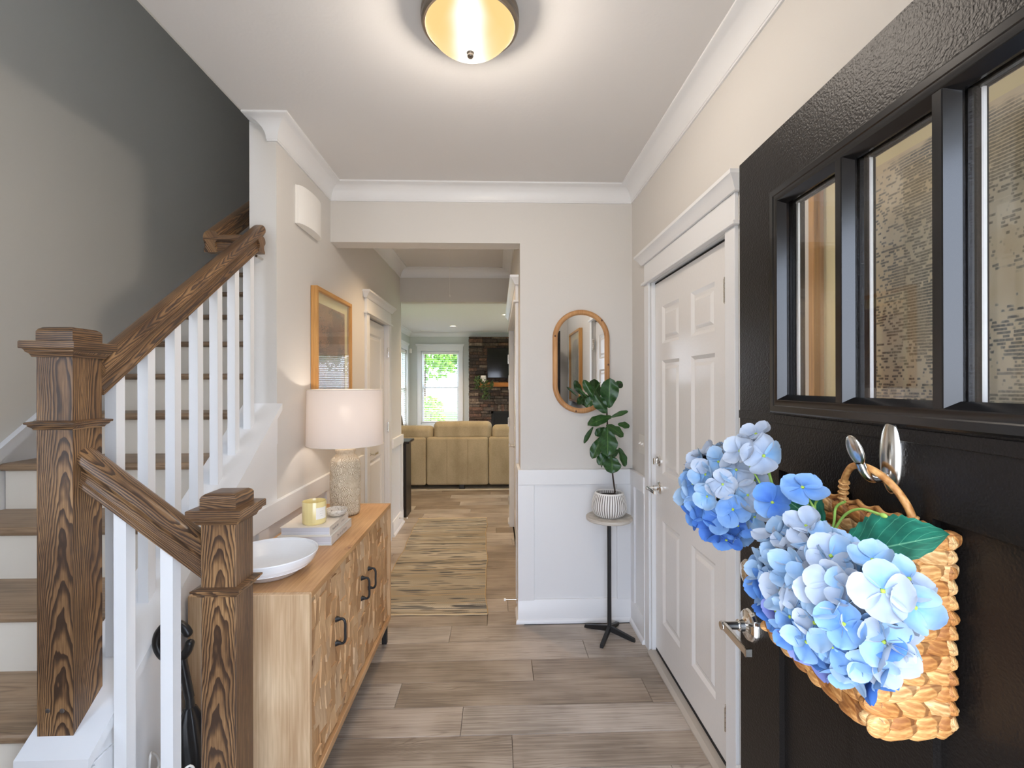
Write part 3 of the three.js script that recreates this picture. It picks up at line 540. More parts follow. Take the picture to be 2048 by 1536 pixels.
// ------------------------------------------------------------------ table lamp
{
  const c = atZ(688, 1026, -2.47), x = -0.812, z = -2.56, y = SBY, BH = 0.352;
  const L = thing('table_lamp', 'cream ceramic table lamp with daisy relief and a white drum shade, lit, on the sideboard', 'lamp', [x, y, z]);
  // daisies in relief, laid out on the unrolled body
  const flowers = []; let s0 = seed; for (let i = 0; i < 110; i++) flowers.push([rnd(), rr(0.02, 0.84), rr(0.05, 0.075)]);
  const relief = texture(512, 384, (u, v) => {
    let h = 0.28 + 0.1 * noise(u * 60, v * 50, 60, 50);
    for (const [a, b, r] of flowers) {
      let du = Math.abs(u - a); du = Math.min(du, 1 - du) * 1.4; const dv = v - b, d = Math.hypot(du, dv); if (d > r) continue;
      const t = Math.atan2(dv, u - a > 0.5 || u - a < -0.5 ? -(u - a) : u - a), pet = Math.abs(Math.cos(t * 7)), k = d / r;
      h = k < 0.22 ? 0.85 : k < 0.32 ? 0.3 : (0.1 + 0.85 * smooth(0.3, 0.85, pet)) * (1 - 0.7 * smooth(0.8, 1, k));
    }
    return [h * 255, h * 255, h * 255];
  }, false);
  const body = [[0.0, 0.0], [0.060, 0.0], [0.070, 0.004], [0.0755, 0.014]];
  for (let i = 0; i <= 12; i++) body.push([0.0765 + 0.0015 * Math.sin(i / 12 * 3.1), 0.02 + i * 0.0205]);
  body.push([0.076, 0.275], [0.072, 0.29], [0.064, 0.303], [0.056, 0.313], [0.050, 0.319], [0.0485, 0.326], [0.051, 0.333], [0.053, 0.341], [0.052, 0.348], [0.047, BH], [0.012, BH]);
  const ceramic = mat('cream_bisque', '#e2d8c6', 0.8, { displacementMap: relief, displacementScale: 0.004, displacementBias: -0.002, map: texture(512, 384, (u, v) => { const h = relief.image.data[(Math.min(383, Math.floor(v * 384)) * 512 + Math.floor(u * 512)) * 4] / 255; return mix3([176, 162, 142], [250, 246, 239], smooth(0.08, 0.5, h)); }) });  // shade in the relief hollows is put into the colour map
  const dense = []; for (let i = 0; i < body.length - 1; i++) { const n = Math.max(1, Math.ceil(Math.abs(body[i + 1][1] - body[i][1]) / 0.0028)); for (let j = 0; j < n; j++) dense.push([lerp(body[i][0], body[i + 1][0], j / n), lerp(body[i][1], body[i + 1][1], j / n)]); } dense.push(body[body.length - 1]);
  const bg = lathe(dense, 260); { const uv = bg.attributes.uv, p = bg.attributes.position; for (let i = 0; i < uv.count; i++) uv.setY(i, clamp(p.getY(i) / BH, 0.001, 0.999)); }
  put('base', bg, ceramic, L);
  put('stem', [lathe([[0, BH - 0.002], [0.016, BH - 0.002], [0.016, BH + 0.004], [0.009, BH + 0.008], [0.006, BH + 0.012], [0.006, 0.47], [0.013, 0.472], [0.013, 0.50], [0, 0.50]], 20, 0.5)], M.nickel, L);
  // shade: open drum of linen, with rolled rims, a spider and a seam
  const linen = mat('white_linen_shade', '#ded4cd', 0.9, { phys: true, transmission: 0.25, thickness: 0, side: THREE.DoubleSide });
  const R0 = 0.197, R1 = 0.191, Y0 = 0.372, Y1 = 0.667;
  const shade = put('lamp_shade', lathe([[R0, Y0], [R1, Y1]], 72), linen, L);
  const rim = (r, yy) => { const g = new THREE.TorusGeometry(r, 0.002, 8, 72); return g.rotateX(Math.PI / 2).translate(0, yy, 0); };
  put('shade_rim', [rim(R0, Y0 + 0.002), rim(R1, Y1 - 0.002)], mat('rim_tape', '#ddd5cb', 0.8), shade);
  put('shade_frame', [0, 1, 2].map((i) => rod([0, 0.62, 0], [R1 * Math.cos(i * 2.094), 0.655, R1 * Math.sin(i * 2.094)], 0.0018, 6)).concat([rod([0, 0.5, 0], [0, 0.64, 0], 0.003, 8)]), M.nickel, shade);
  const bulb = put('bulb', lathe([[0, 0.498], [0.012, 0.498], [0.014, 0.51], [0.024, 0.528], [0.029, 0.548], [0.026, 0.566], [0.014, 0.578], [0, 0.58]], 20), mat('lit_bulb', '#000000', 0.5, { emissive: new THREE.Color(WARM), emissiveIntensity: 4 }), L);
  const pl = new THREE.PointLight(WARM, TABLE_LAMP, 0, 2); pl.position.set(0, 0.545, 0); pl.castShadow = true; L.add(pl);
}
// ------------------------------------------------------------------ books, candle, small bowl, large bowl
function textTexture(w, h, bg, draws) {
  const c = document.createElement('canvas'); c.width = w; c.height = h; const x = c.getContext('2d'); x.fillStyle = bg; x.fillRect(0, 0, w, h); x.textBaseline = 'middle';
  for (const [t, px, py, font, fill, align] of draws) { x.font = font; x.fillStyle = fill; x.textAlign = align || 'left'; x.fillText(t, px, py); }
  const t = new THREE.CanvasTexture(c); t.colorSpace = THREE.SRGBColorSpace; return t;
}
function quadXYZ(a, b, c, d) { // textured quad a bottom-left, b bottom-right, c top-right, d top-left
  const g = new THREE.BufferGeometry(); g.setAttribute('position', new THREE.BufferAttribute(new Float32Array([...a, ...b, ...c, ...a, ...c, ...d]), 3)); g.setAttribute('uv', new THREE.BufferAttribute(new Float32Array([0, 0, 1, 0, 1, 1, 0, 0, 1, 1, 0, 1]), 2)); g.computeVertexNormals(); return g;
}
{
  const paper = mat('book_pages', '#e9e9ec', 0.8, { map: texture(8, 64, (u, v) => { const k = 225 + 28 * noise(1, v * 40); return [k, k, k + 2]; }, true, 1, 0.035) });
  const book = (name, label, x0, x1, y0, h, zn, zf, ang, cover, spine, coverText) => {
    const w = x1 - x0, l = zn - zf, b = thing(name, label, 'book', [(x0 + x1) / 2, y0, (zn + zf) / 2], undefined); b.rotation.y = ang;
    const m = mat(name + '_cover', cover, 0.45);
    put('cover', [box(-w / 2, w / 2, 0, 0.003, -l / 2, l / 2, 0.0008), box(-w / 2, w / 2, h - 0.003, h, -l / 2, l / 2, 0.0008), box(w / 2 - 0.003, w / 2, 0, h, -l / 2, l / 2, 0.001)], m, b);
    put('pages', box(-w / 2 + 0.005, w / 2 - 0.004, 0.003, h - 0.003, -l / 2 + 0.004, l / 2 - 0.004, 0), paper, b);
    const X = w / 2 + 0.0004; put('spine_print', quadXYZ([X, 0.002, l / 2 - 0.004], [X, 0.002, -l / 2 + 0.004], [X, h - 0.002, -l / 2 + 0.004], [X, h - 0.002, l / 2 - 0.004]), mat(name + '_spine', '#ffffff', 0.5, { map: spine }), b);
    if (coverText) { const Y = h + 0.0004; put('cover_print', quadXYZ([-w / 2 + 0.004, Y, l / 2 - 0.004], [-w / 2 + 0.004, Y, -l / 2 + 0.004], [w / 2 - 0.008, Y, -l / 2 + 0.004], [w / 2 - 0.008, Y, l / 2 - 0.004]), mat(name + '_front', '#ffffff', 0.5, { map: coverText }), b); }
    return b;
  };
  const sp1 = textTexture(1024, 128, '#dcd8d0', [['The Art of Home', 250, 70, '64px serif', '#4a4640'], ['|', 985, 64, '60px sans-serif', '#8b867c']]);
  const sp2 = textTexture(1024, 128, '#e0d8cb', [['Nourish Her', 110, 66, 'bold 54px serif', '#2c2824'], ['Cookbook', 600, 66, '40px serif', '#6d665c'], ['o', 985, 64, '44px sans-serif', '#4b463f']]);
  const cv = textTexture(512, 512, '#e6ddd0', [['Table Appetizers', 256, 470, '40px serif', '#3a352e', 'center']]);
  book('art_book', 'thick white book lying at the bottom of the two-book stack on the sideboard', -0.945, -0.712, SBY, 0.040, -2.056, -2.335, 0, '#e4e1da', sp1);
  book('cookbook', 'cream hardback book lying on the white book, under the yellow candle', -0.936, -0.722, SBY + 0.040, 0.037, -2.066, -2.318, 0.0, '#e8dfd2', sp2, null);
  const top = SBY + 0.077;
  const cy = thing('candle', 'pale yellow glass candle jar with a white label on the stacked books', 'candle', [-0.815, top, -2.135]);
  const wax = mat('yellow_candle_glass', '#f0dd9c', 0.25, { phys: true, clearcoat: 0.6 });
  put('jar', lathe([[0, 0], [0.046, 0], [0.0495, 0.004], [0.0505, 0.012], [0.0505, 0.095], [0.0495, 0.098], [0.0475, 0.098], [0.0465, 0.095], [0.0465, 0.076], [0, 0.076]], 48, 0.6), wax, cy);
  put('wick', rod([0, 0.076, 0], [0.001, 0.086, 0], 0.0012, 6), M.iron, cy);
  const lab = new THREE.CylinderGeometry(0.0509, 0.0509, 0.05, 16, 1, true, 0.5, 1.0); lab.translate(0, 0.05, 0);
  put('label', lab, mat('candle_label', '#ffffff', 0.6, { map: textTexture(256, 192, '#f7f2e8', [['- -----', 128, 60, '40px serif', '#8b8577', 'center'], ['---- ---', 128, 100, '36px serif', '#9a9486', 'center'], ['------', 128, 140, '36px serif', '#9a9486', 'center']]) }), cy);
  const sm = thing('trinket_bowl', 'small speckled stone bowl behind the candle on the books', 'bowl', [-0.755, top, -2.245]);
  const speck = mat('speckled_stone', '#ffffff', 0.7, { map: texture(256, 128, (u, v) => { const n = noise(u * 90, v * 45, 90, 45), f = fbm(u * 20, v * 10, 20, 10, 2); return mix3([222, 214, 202], [110, 98, 84], smooth(0.72, 0.85, n) * 0.8 + 0.2 * f); }) });
  put('bowl', lathe([[0, 0], [0.022, 0], [0.036, 0.006], [0.047, 0.016], [0.0505, 0.026], [0.048, 0.034], [0.045, 0.034], [0.043, 0.027], [0.032, 0.012], [0, 0.009]], 40), speck, sm);
  const bw = thing('serving_bowl', 'large shallow white bowl with ribbed sides at the near end of the sideboard', 'bowl', [-0.835, SBY, -1.765]);
  const rib = [[0, 0], [0.088, 0], [0.096, 0.003], [0.108, 0.013], [0.124, 0.024], [0.138, 0.031]];
  rib.push([0.1385, 0.0345], [0.146, 0.038], [0.1475, 0.042], [0.153, 0.046], [0.1545, 0.051], [0.159, 0.058], [0.164, 0.071], [0.1655, 0.076], [0.164, 0.079], [0.161, 0.077]);
  for (let i = 0; i < 9; i++) { const r = 0.158 - i * 0.0052, yy = 0.070 - i * 0.0051; rib.push([r + 0.0012, yy], [r - 0.001, yy - 0.002]); }
  rib.push([0.108, 0.024], [0.102, 0.018], [0.07, 0.014], [0, 0.013]);
  const bg = lathe(rib, 96, 0.7); bg.scale(1, 1, 1);
  put('bowl', bg, mat('white_glaze', '#eef0f2', 0.22, { phys: true, clearcoat: 0.5 }), bw);
}

// ------------------------------------------------------------------ umbrella in its stand, behind the low balusters
{
  const cx = -0.905, cz = -1.42, R = 0.095, H = 0.40;
  const st = thing('umbrella_stand', 'white openwork metal umbrella stand of leaf shapes between the railing and the sideboard', 'umbrella stand', [cx, 0, cz]);
  const wm = mat('white_metal', '#efece6', 0.45);
  const ringAt = (y, r, t) => new THREE.TorusGeometry(r, t, 8, 40).rotateX(Math.PI / 2).translate(0, y, 0);
  put('rim', [ringAt(H - 0.05, R, 0.0035)], wm, st);
  put('base', [lathe([[0, 0], [R, 0], [R, 0.008], [R - 0.004, 0.012], [0, 0.012]], 40, 0.5)], wm, st);
  const on = (a, y, r = R) => V(r * Math.sin(a), y, r * Math.cos(a));
  const leaf = (a0, y0, tilt, l, w) => { const pts = []; for (let i = 0; i <= 14; i++) { const t = i / 14 * 2 * Math.PI, u = Math.cos(t) * l / 2, v = Math.sin(t) * w / 2 * (1 - 0.35 * Math.cos(t)); const da = (u * Math.sin(tilt) + v * Math.cos(tilt)) / R, dy = u * Math.cos(tilt) - v * Math.sin(tilt); if (i < 14) pts.push(on(a0 + da, y0 + dy)); } return tube(pts, 0.0036, 40, 6, true); };
  for (let r = 0; r < 5; r++) for (let i = 0; i < 7; i++) put('leaf_loop', leaf((i + (r % 2) / 2) / 7 * 2 * Math.PI, 0.05 + r * 0.075, (r % 2 ? 0.6 : -0.6), 0.098, 0.058), wm, st);
  for (let i = 0; i < 7; i++) put('leaf_loop', leaf((i + 0.5) / 7 * 2 * Math.PI, H, 0.25, 0.09, 0.05), wm, st);
  const um = thing('umbrella', 'black folded umbrella with a curved hook handle standing in the white stand', 'umbrella', [cx, 0, cz]);
  const cloth = mat('black_nylon', [0.006, 0.006, 0.007], 0.4), grip = mat('black_rubber_grip', [0.01, 0.01, 0.011], 0.35);
  const b = atZ(379, 1392, -1.415).sub(V(cx, 0, cz)), a = V(0.045, 0.02, 0.01), ax = b.clone().sub(a).normalize(), q = new THREE.Quaternion().setFromUnitVectors(V(0, 1, 0), ax);
  let fold = new THREE.LatheGeometry([[0.004, 0.0], [0.012, 0.03], [0.026, 0.14], [0.034, 0.33], [0.036, 0.44], [0.030, 0.50], [0.016, 0.535], [0.011, 0.54]].map((p) => new THREE.Vector2(...p)), 48);
  { const p = fold.attributes.position; for (let i = 0; i < p.count; i++) { const t = Math.atan2(p.getX(i), p.getZ(i)), k = 1 + 0.13 * Math.sin(t * 6 + p.getY(i) * 7); p.setX(i, p.getX(i) * k); p.setZ(i, p.getZ(i) * k); } fold.computeVertexNormals(); }
  fold.applyQuaternion(q).translate(a.x, a.y, a.z); put('canopy', fold, cloth, um);
  const e = a.clone().addScaledVector(ax, 0.535), O = V(cx, 0, cz), c = atZ(347, 1283, -1.415).sub(O), RH = 0.047;
  put('collar', [rod(e, e.clone().addScaledVector(ax, 0.035), 0.0125, 16, 0.011)], M.iron, um);
  const arc = []; for (let i = 0; i <= 24; i++) { const t = (28 + i / 24 * 325) * Math.PI / 180; arc.push(c.clone().add(V(RH * Math.cos(t), RH * 1.12 * Math.sin(t), 0))); }
  const h0 = e.clone().addScaledVector(ax, 0.03), h1 = arc[20].clone(); // the shaft runs into the underside of the hook
  put('handle', [tube(arc, 0.0125, 72, 12), tube([h0, h0.clone().lerp(h1, 0.5), h1], 0.0125, 16, 12), new THREE.SphereGeometry(0.0125, 12, 8).translate(arc[0].x, arc[0].y, arc[0].z), new THREE.SphereGeometry(0.0125, 12, 8).translate(arc[24].x, arc[24].y, arc[24].z)], grip, um);
}

// ------------------------------------------------------------------ framed prints
const printTex = (s, inkA, inkB, bg) => texture(768, 768, (u, v) => {
  const row = v * 96 + 0.5 * noise(u * 9, v * 9), f = row - Math.floor(row), r = Math.floor(row), word = noise(u * 70 + r * 13.7, r * 3.1 + s), patch = fbm(u * 4.5 + s, v * 4.5, 99, 99, 4), wav = fbm(u * 9, v * 9 + s, 99, 99, 3);
  const ink = (f > 0.16 && f < 0.8 ? 1 : 0.12) * smooth(0.38, 0.52, word + (patch - 0.46) * 2.2), e = clamp(Math.min(u, v, 1 - u, 1 - v) * 40 + (wav - 0.6) * 3);
  const base = mix3(bg, [bg[0] * 0.92, bg[1] * 0.86, bg[2] * 0.76], wav);
  return mix3(base, mix3(inkA, inkB, smooth(0.35, 0.65, noise(u * 5 + s, v * 6))), clamp(ink) * e * (0.45 + 0.5 * noise(u * 190, v * 190)));
});
function picture(name, label, X, sx, zNear, zFar, y0, y1, tex) {
  const p = thing(name, label, 'framed print', [X, y0, (zNear + zFar) / 2]), w = zNear - zFar, h = y1 - y0, dp = 0.038, fw = 0.022;
  const G = (o0, o1, a, b, za, zb, c, ax) => box(sx * o0, sx * o1, a, b, za, zb, c, ax, rnd(), rnd());
  put('frame', [G(0.002, dp, 0, h, -w / 2, -w / 2 + fw, 0.001, 'y'), G(0.002, dp, 0, h, w / 2 - fw, w / 2, 0.001, 'y'), G(0.002, dp, 0, fw, -w / 2 + fw, w / 2 - fw, 0.001, 'z'), G(0.002, dp, h - fw, h, -w / 2 + fw, w / 2 - fw, 0.001, 'z')], M.honey, p);
  put('mat_board', G(0.006, 0.012, fw, h - fw, -w / 2 + fw, w / 2 - fw, 0), mat('cream_mat', '#e6d9a8', 0.85), p);
  const m = 0.082, X0 = sx * 0.0128, a = -w / 2 + m, b = w / 2 - m;
  put('print', sx > 0 ? quadXYZ([X0, m, b], [X0, m, a], [X0, h - m, a], [X0, h - m, b]) : quadXYZ([X0, m, a], [X0, m, b], [X0, h - m, b], [X0, h - m, a]), mat('inked_print', '#ffffff', 0.8, { map: tex }), p);
  put('glass', box(sx * 0.0290, sx * 0.0300, fw, h - fw, -w / 2 + fw, w / 2 - fw), M.glass, p);
  return p;
}
picture('framed_print', 'light wood framed print of inked lines on the left wall behind the lamp', XL, 1, -2.658, -3.292, 1.31, 2.053, printTex(3, [38, 36, 40], [96, 66, 48], [168, 126, 98]));
picture('framed_print', 'wood framed print of grey inked lines seen through the panes of the black door', XR, -1, -0.565, -1.222, 1.31, 2.065, printTex(11, [44, 50, 52], [118, 108, 88], [226, 216, 190]));

// ------------------------------------------------------------------ small wall fittings
{
  const c = thing('door_chime', 'white plastic door chime box with a bowed front high on the left wall', 'door chime', [XL, 2.428, -2.605]);
  const pl = []; for (let i = 0; i <= 14; i++) { const t = i / 14 * 2 - 1; pl.push([t * 0.148, 0.016 + 0.034 * Math.sqrt(Math.max(0, 1 - t * t * 0.98))]); }
  const poly = [[-0.148, 0.008], ...pl, [0.148, 0.008]];
  let g = prism(poly.map(([z, o]) => [o, z]), 'y', -0.098, 0.098); put('cover', toCreasedNormals(g, 0.5), M.plastic, c);
  put('back_plate', box(0, 0.010, -0.1, 0.1, -0.151, 0.151, 0.002), M.plastic, c);
  const s = thing('light_switch', 'white two-gang light switch plate on the right wall beside the white door', 'light switch', [XR, 1.145, -2.763]);
  put('plate', box(0, -0.006, -0.057, 0.057, -0.057, 0.057, 0.003), mat('almond_plastic', '#dcd8d0', 0.35), s);
  for (const dz of [-0.023, 0.023]) put('toggle', [box(-0.005, -0.0075, -0.012, 0.012, dz - 0.005, dz + 0.005, 0.001), new THREE.BoxGeometry(0.015, 0.007, 0.006).rotateZ(0.5).translate(-0.012, 0.003, dz)], M.plastic, s);
  for (const dz of [-0.023, 0.023]) for (const dy of [-0.03, 0.03]) put('screw', new THREE.CylinderGeometry(0.0025, 0.0025, 0.001, 10).rotateZ(Math.PI / 2).translate(-0.0064, dy, dz), M.plastic, s);
  const ds = (name, label, X, sx, y, z, l = 0.075) => {
    const d = thing(name, label, 'door stop', [X, y, z]); const R = (a, b, r, r2) => rod([sx * a, 0, 0], [sx * b, 0, 0], r, 14, r2);
    put('stem', [R(0, 0.006, 0.010, 0.008), R(0.006, l, 0.0035)], M.nickel, d); put('tip', [R(l, l + 0.012, 0.0085)], M.rubber, d);
  };
  ds('door_stop', 'metal door stop with a white tip on the right baseboard at the passage opening', XO - 0.018, -1, 0.105, -3.06);
  ds('door_stop', 'metal door stop with white tip on the left baseboard at the passage end', XL + 0.018, 1, 0.11, -4.95);
  const sw = thing('wall_plate', 'small white wall plate at the far end of the passage right wall', 'wall plate', [XO, 1.52, ZB2 + 0.07]); put('plate', box(0, -0.02, -0.08, 0.08, -0.04, 0.04, 0.003), M.plastic, sw);
  const pc = thing('pull_cord', 'tiny white pull cord hanging from the passage ceiling', 'pull cord', [-0.43, HC, -4.35]);
  put('cord', rod([0, 0, 0], [0, -0.42, 0], 0.0012, 6), M.plastic, pc); put('bead', lathe([[0, 0], [0.004, 0], [0.006, 0.008], [0.004, 0.024], [0, 0.028]], 12).translate(0, -0.445, 0), M.plastic, pc);
}
// ------------------------------------------------------------------ mirror: upright racetrack in a round pine frame
{
  const m = thing('mirror', 'tall rounded wall mirror in a knotty pine frame on the far wall', 'mirror', [0.532, 1.6415, ZA]);
  const R = 0.18, HH = 0.3265, path = (r) => { const a = []; for (let i = 0; i <= 28; i++) { const t = i / 28 * Math.PI; a.push([r * Math.cos(t), (HH - R) + r * Math.sin(t)]); } for (let i = 0; i <= 28; i++) { const t = Math.PI + i / 28 * Math.PI; a.push([r * Math.cos(t), -(HH - R) + r * Math.sin(t)]); } return a; };
  const pr = [[0, 0], [0, 0.016], [0.004, 0.026], [0.010, 0.031], [0.022, 0.031], [0.028, 0.026], [0.031, 0.012], [0.033, 0.008], [0.033, 0]]; // inward, out
  let g = sweep(pr, path(R).slice().reverse().reverse().map(([x, y]) => [x, y]), true, 0.7);
  const q = g.attributes.position; for (let i = 0; i < q.count; i++) q.setXYZ(i, q.getX(i), q.getZ(i), q.getY(i));
  g.computeVertexNormals(); g = toCreasedNormals(g, 0.7); put('frame', grain(g, 'y', 0.1, 0.2), M.mirrorwood, m);
  const knot = mat('pine_knot', '#5f3b22', 0.5); for (const [a, b] of [[-0.166, 0.16], [0.128, 0.258], [-0.036, -0.312], [0.168, -0.02]]) put('knot', new THREE.SphereGeometry(0.0055, 10, 8).scale(1, 1.3, 0.35).translate(a, b, 0.0305), knot, m);
  const sh = new THREE.Shape(path(R - 0.032).map(([x, y]) => new THREE.Vector2(x, y))); put('glass', new THREE.ShapeGeometry(sh).translate(0, 0, 0.010), M.mirror, m);
  put('backing', prism(path(R - 0.012), 'z', 0.0008, 0.006), M.honey, m);
}
// ------------------------------------------------------------------ plant stand, pot and fiddle-leaf fig
const PX = 0.668, PZ = -2.80, PY = 0.712;
{
  const t = thing('plant_stand', 'slim plant stand with a round pale stone top on one black post with four feet', 'plant stand', [PX, 0, PZ]);
  const stone = mat('pale_speckled_stone', '#ffffff', 0.55, { map: texture(256, 256, (u, v) => { const n = fbm(u * 30, v * 30, 30, 30, 3); return mix3([178, 170, 158], [226, 220, 210], n); }, true, 1, 1) });
  put('top', lathe([[0, PY - 0.02], [0.133, PY - 0.02], [0.1365, PY - 0.016], [0.1365, PY - 0.003], [0.134, PY], [0, PY]], 64, 0.5), stone, t);
  put('post', [lathe([[0, 0.035], [0.0125, 0.035], [0.0115, PY - 0.03], [0.03, PY - 0.026], [0.03, PY - 0.02], [0, PY - 0.02]], 24, 0.5)], M.iron, t);
  for (const [x, z] of [[0.593, -2.672], [0.796, -2.726], [0.545, -2.902], [0.748, -2.925]]) {
    const dx = x - PX, dz = z - PZ, L = Math.hypot(dx, dz), a = Math.atan2(dz, dx);
    const g = prism([[0.0, 0.062], [0.0, 0.028], [L - 0.012, 0], [L + 0.006, 0], [L + 0.002, 0.017]], 'z', -0.0095, 0.0095); g.rotateY(-a); put('leg', g, M.iron, t);
  }
  const fig = thing('fig_plant', 'young fiddle-leaf fig with broad green leaves in a ribbed pot on the plant stand', 'potted plant', [PX, PY, PZ]);
  const bodyPts = [[0, 0], [0.064, 0], [0.082, 0.008], [0.097, 0.028], [0.1035, 0.055], [0.101, 0.085], [0.092, 0.118], [0.0825, 0.142], [0.079, 0.146], [0.0755, 0.143], [0.0755, 0.115], [0, 0.115]];
  const dense = []; for (let i = 0; i < bodyPts.length - 1; i++) for (let j = 0; j < 4; j++) dense.push([lerp(bodyPts[i][0], bodyPts[i + 1][0], j / 4), lerp(bodyPts[i][1], bodyPts[i + 1][1], j / 4)]); dense.push([0, 0.115]);
  const pg = lathe(dense, 240), p = pg.attributes.position, uv = pg.attributes.uv;
  for (let i = 0; i < p.count; i++) { const y = p.getY(i), r = Math.hypot(p.getX(i), p.getZ(i)), a = Math.atan2(p.getX(i), p.getZ(i)); const w = Math.sin(a * 42 + 0.7 * Math.sin(y * 34 + a * 2)), k = r > 0.08 && y > 0.004 && y < 0.138 ? 1 + 0.014 * Math.min(0.6, w) : 1; p.setX(i, p.getX(i) * k); p.setZ(i, p.getZ(i) * k); uv.setXY(i, a / (2 * Math.PI) + 0.5, clamp(y / 0.146)); }
  pg.computeVertexNormals();
  const potTex = texture(1024, 64, (u, v) => { const a = (u - 0.5) * 2 * Math.PI, y = v * 0.146, w = Math.sin(a * 42 + 0.7 * Math.sin(y * 34 + a * 2)); const s = v < 0.945 && v > 0.03 ? smooth(-0.55, -0.15, w) : 1; return mix3([118, 110, 104], [238, 236, 233], s); });
  const pot = put('pot', pg, mat('ribbed_white_pot', '#ffffff', 0.45, { map: potTex }), fig);
  put('soil', lathe([[0, 0.128], [0.05, 0.127], [0.0755, 0.122]], 32), mat('dark_soil', [0.012, 0.009, 0.007], 1), fig);
  // a place in the photograph's crop of the plant, at the plant's own distance
  const at = (cx, cy, dz = 0) => atZ(1100 + cx / 4.655, 730 + cy / 4.655, PZ + dz).sub(V(PX, PY, PZ));
  put('stem', tube([[0.0, 0.12, 0], at(600, 1190), at(596, 1120), at(588, 1060), at(578, 980), at(560, 860), at(545, 700), at(535, 560), at(530, 450), at(528, 400)].map((q) => q.isVector3 ? q : V(...q)), 0.0048, 60, 8), mat('fig_bark', '#3a2c24', 0.8), fig);
  const vein = texture(256, 512, (u, v) => {
    const x = Math.abs(u - 0.5) * 2, mid = 1 - smooth(0.0, 0.035, x), w = (v * 8 - x * 2.2), f = Math.abs(w - Math.round(w)), lat = (1 - smooth(0.0, 0.06, f)) * (1 - 0.6 * x), n = fbm(u * 10, v * 14, 10, 14, 3);
    return mix3(mix3([20, 52, 18], [44, 92, 34], n), [132, 160, 88], clamp(mid * 0.8 + lat * 0.38));
  });
  const leafM = mat('fig_leaf', '#ffffff', 0.34, { map: vein, bumpMap: vein, bumpScale: 0.0008 });
  const leafPale = mat('fig_leaf_underside', '#d8e0c8', 0.6, { map: vein });
  const brown = mat('fig_leaf_scorched', '#a9804e', 0.6, { map: vein });
  // base, tip, half-width; face turned to 'n'; cup = bend along the length
  function leaf(b, t, hw, n, cup = 0.25, fold = 0.2, m = leafM, shape = 0) {
    const ax = t.clone().sub(b), L = ax.length(); ax.normalize(); const side = ax.clone().cross(n).normalize(), up = side.clone().cross(ax).normalize();
    const NU = 16, NV = 8, pos = [], uvs = [], idx = [];
    for (let i = 0; i <= NU; i++) for (let j = 0; j <= NV; j++) {
      const u = i / NU, v = j / NV * 2 - 1; const w = hw * (0.06 + 0.94 * Math.pow(Math.sin(Math.PI * Math.min(1, Math.pow(u, 0.86) * 0.985)), 0.62) * (0.66 + 0.42 * smooth(0.15, 0.72, u)));
      const k = u >= 1 ? 0.18 : 1, ruff = 0.03 * Math.sin(u * 17 + v * 2) * Math.abs(v) * hw * 3;
      const q = b.clone().addScaledVector(ax, u * L).addScaledVector(side, v * w * k).addScaledVector(up, -cup * L * (u - 0.15) * (u - 0.15) + fold * Math.abs(v) * w + ruff);
      pos.push(q.x, q.y, q.z); uvs.push((v + 1) / 2, u);
    }
    for (let i = 0; i < NU; i++) for (let j = 0; j < NV; j++) { const a = i * (NV + 1) + j; idx.push(a, a + NV + 1, a + 1, a + 1, a + NV + 1, a + NV + 2); }
    const g = new THREE.BufferGeometry(); g.setAttribute('position', new THREE.BufferAttribute(new Float32Array(pos), 3)); g.setAttribute('uv', new THREE.BufferAttribute(new Float32Array(uvs), 2)); g.setIndex(idx); g.computeVertexNormals();
    return put('leaf', g, m, fig);
  }
  const px = 1 / 4.655 * 2.8 / FOCAL, F = V(-0.15, 0.15, 1), Up = V(0.1, 0.8, 0.6);
  leaf(at(545, 400, 0.02), at(560, 128, 0.07), 88 * px, F, 0.12, 0.18);
  leaf(at(600, 215, 0.01), at(676, 158, 0.0), 40 * px, F, 0.2, 0.2); leaf(at(640, 200, 0.012), at(674, 178, 0.012), 20 * px, F, 0.2, 0.1, brown);
  leaf(at(405, 300, 0), at(312, 140, 0.0), 42 * px, V(-0.4, 0.1, 1), 0.1, 0.4);
  leaf(at(350, 305, 0.02), at(248, 205, 0.03), 15 * px, V(0.5, 0.4, 1), 0.1, 0.5);
  leaf(at(425, 285, -0.02), at(330, 385, -0.02), 46 * px, V(-0.3, 0.3, 1), 0.1, 0.2);
  leaf(at(470, 160, 0.01), at(392, 262, -0.04), 14 * px, V(-0.6, 0.3, 1), 0.1, 0.3);
  leaf(at(530, 420, 0.05), at(395, 212, 0.08), 20 * px, V(-0.9, 0.2, 0.5), 0.1, 0.3, leafPale);
  leaf(at(525, 450, 0.03), at(418, 292, 0.05), 62 * px, V(-0.4, 0.2, 1), 0.15, 0.1);
  leaf(at(572, 478, 0.04), at(356, 540, 0.09), 64 * px, Up, 0.18, 0.12);
  leaf(at(565, 488, 0.01), at(728, 424, 0.02), 26 * px, V(0.1, 0.6, 0.9), 0.12, 0.2);
  leaf(at(522, 555, 0.04), at(690, 650, 0.09), 60 * px, V(0.35, 0.6, 0.8), 0.2, 0.1);
  leaf(at(630, 552, 0.0), at(746, 566, 0.0), 36 * px, V(0.1, 0.5, 0.9), 0.15, 0.1);
  leaf(at(402, 575, 0), at(314, 728, 0.02), 25 * px, V(-0.6, 0.2, 1), 0.1, 0.4, leafPale);
  leaf(at(515, 585, 0.02), at(425, 655, 0.04), 44 * px, V(-0.2, 0.3, 1), 0.15, 0.1);
  leaf(at(535, 575, 0.06), at(545, 845, 0.12), 92 * px, V(0.05, 0.25, 1), 0.16, 0.1);
  leaf(at(480, 668, 0.02), at(392, 868, 0.06), 56 * px, V(-0.45, 0.2, 1), 0.12, 0.25);
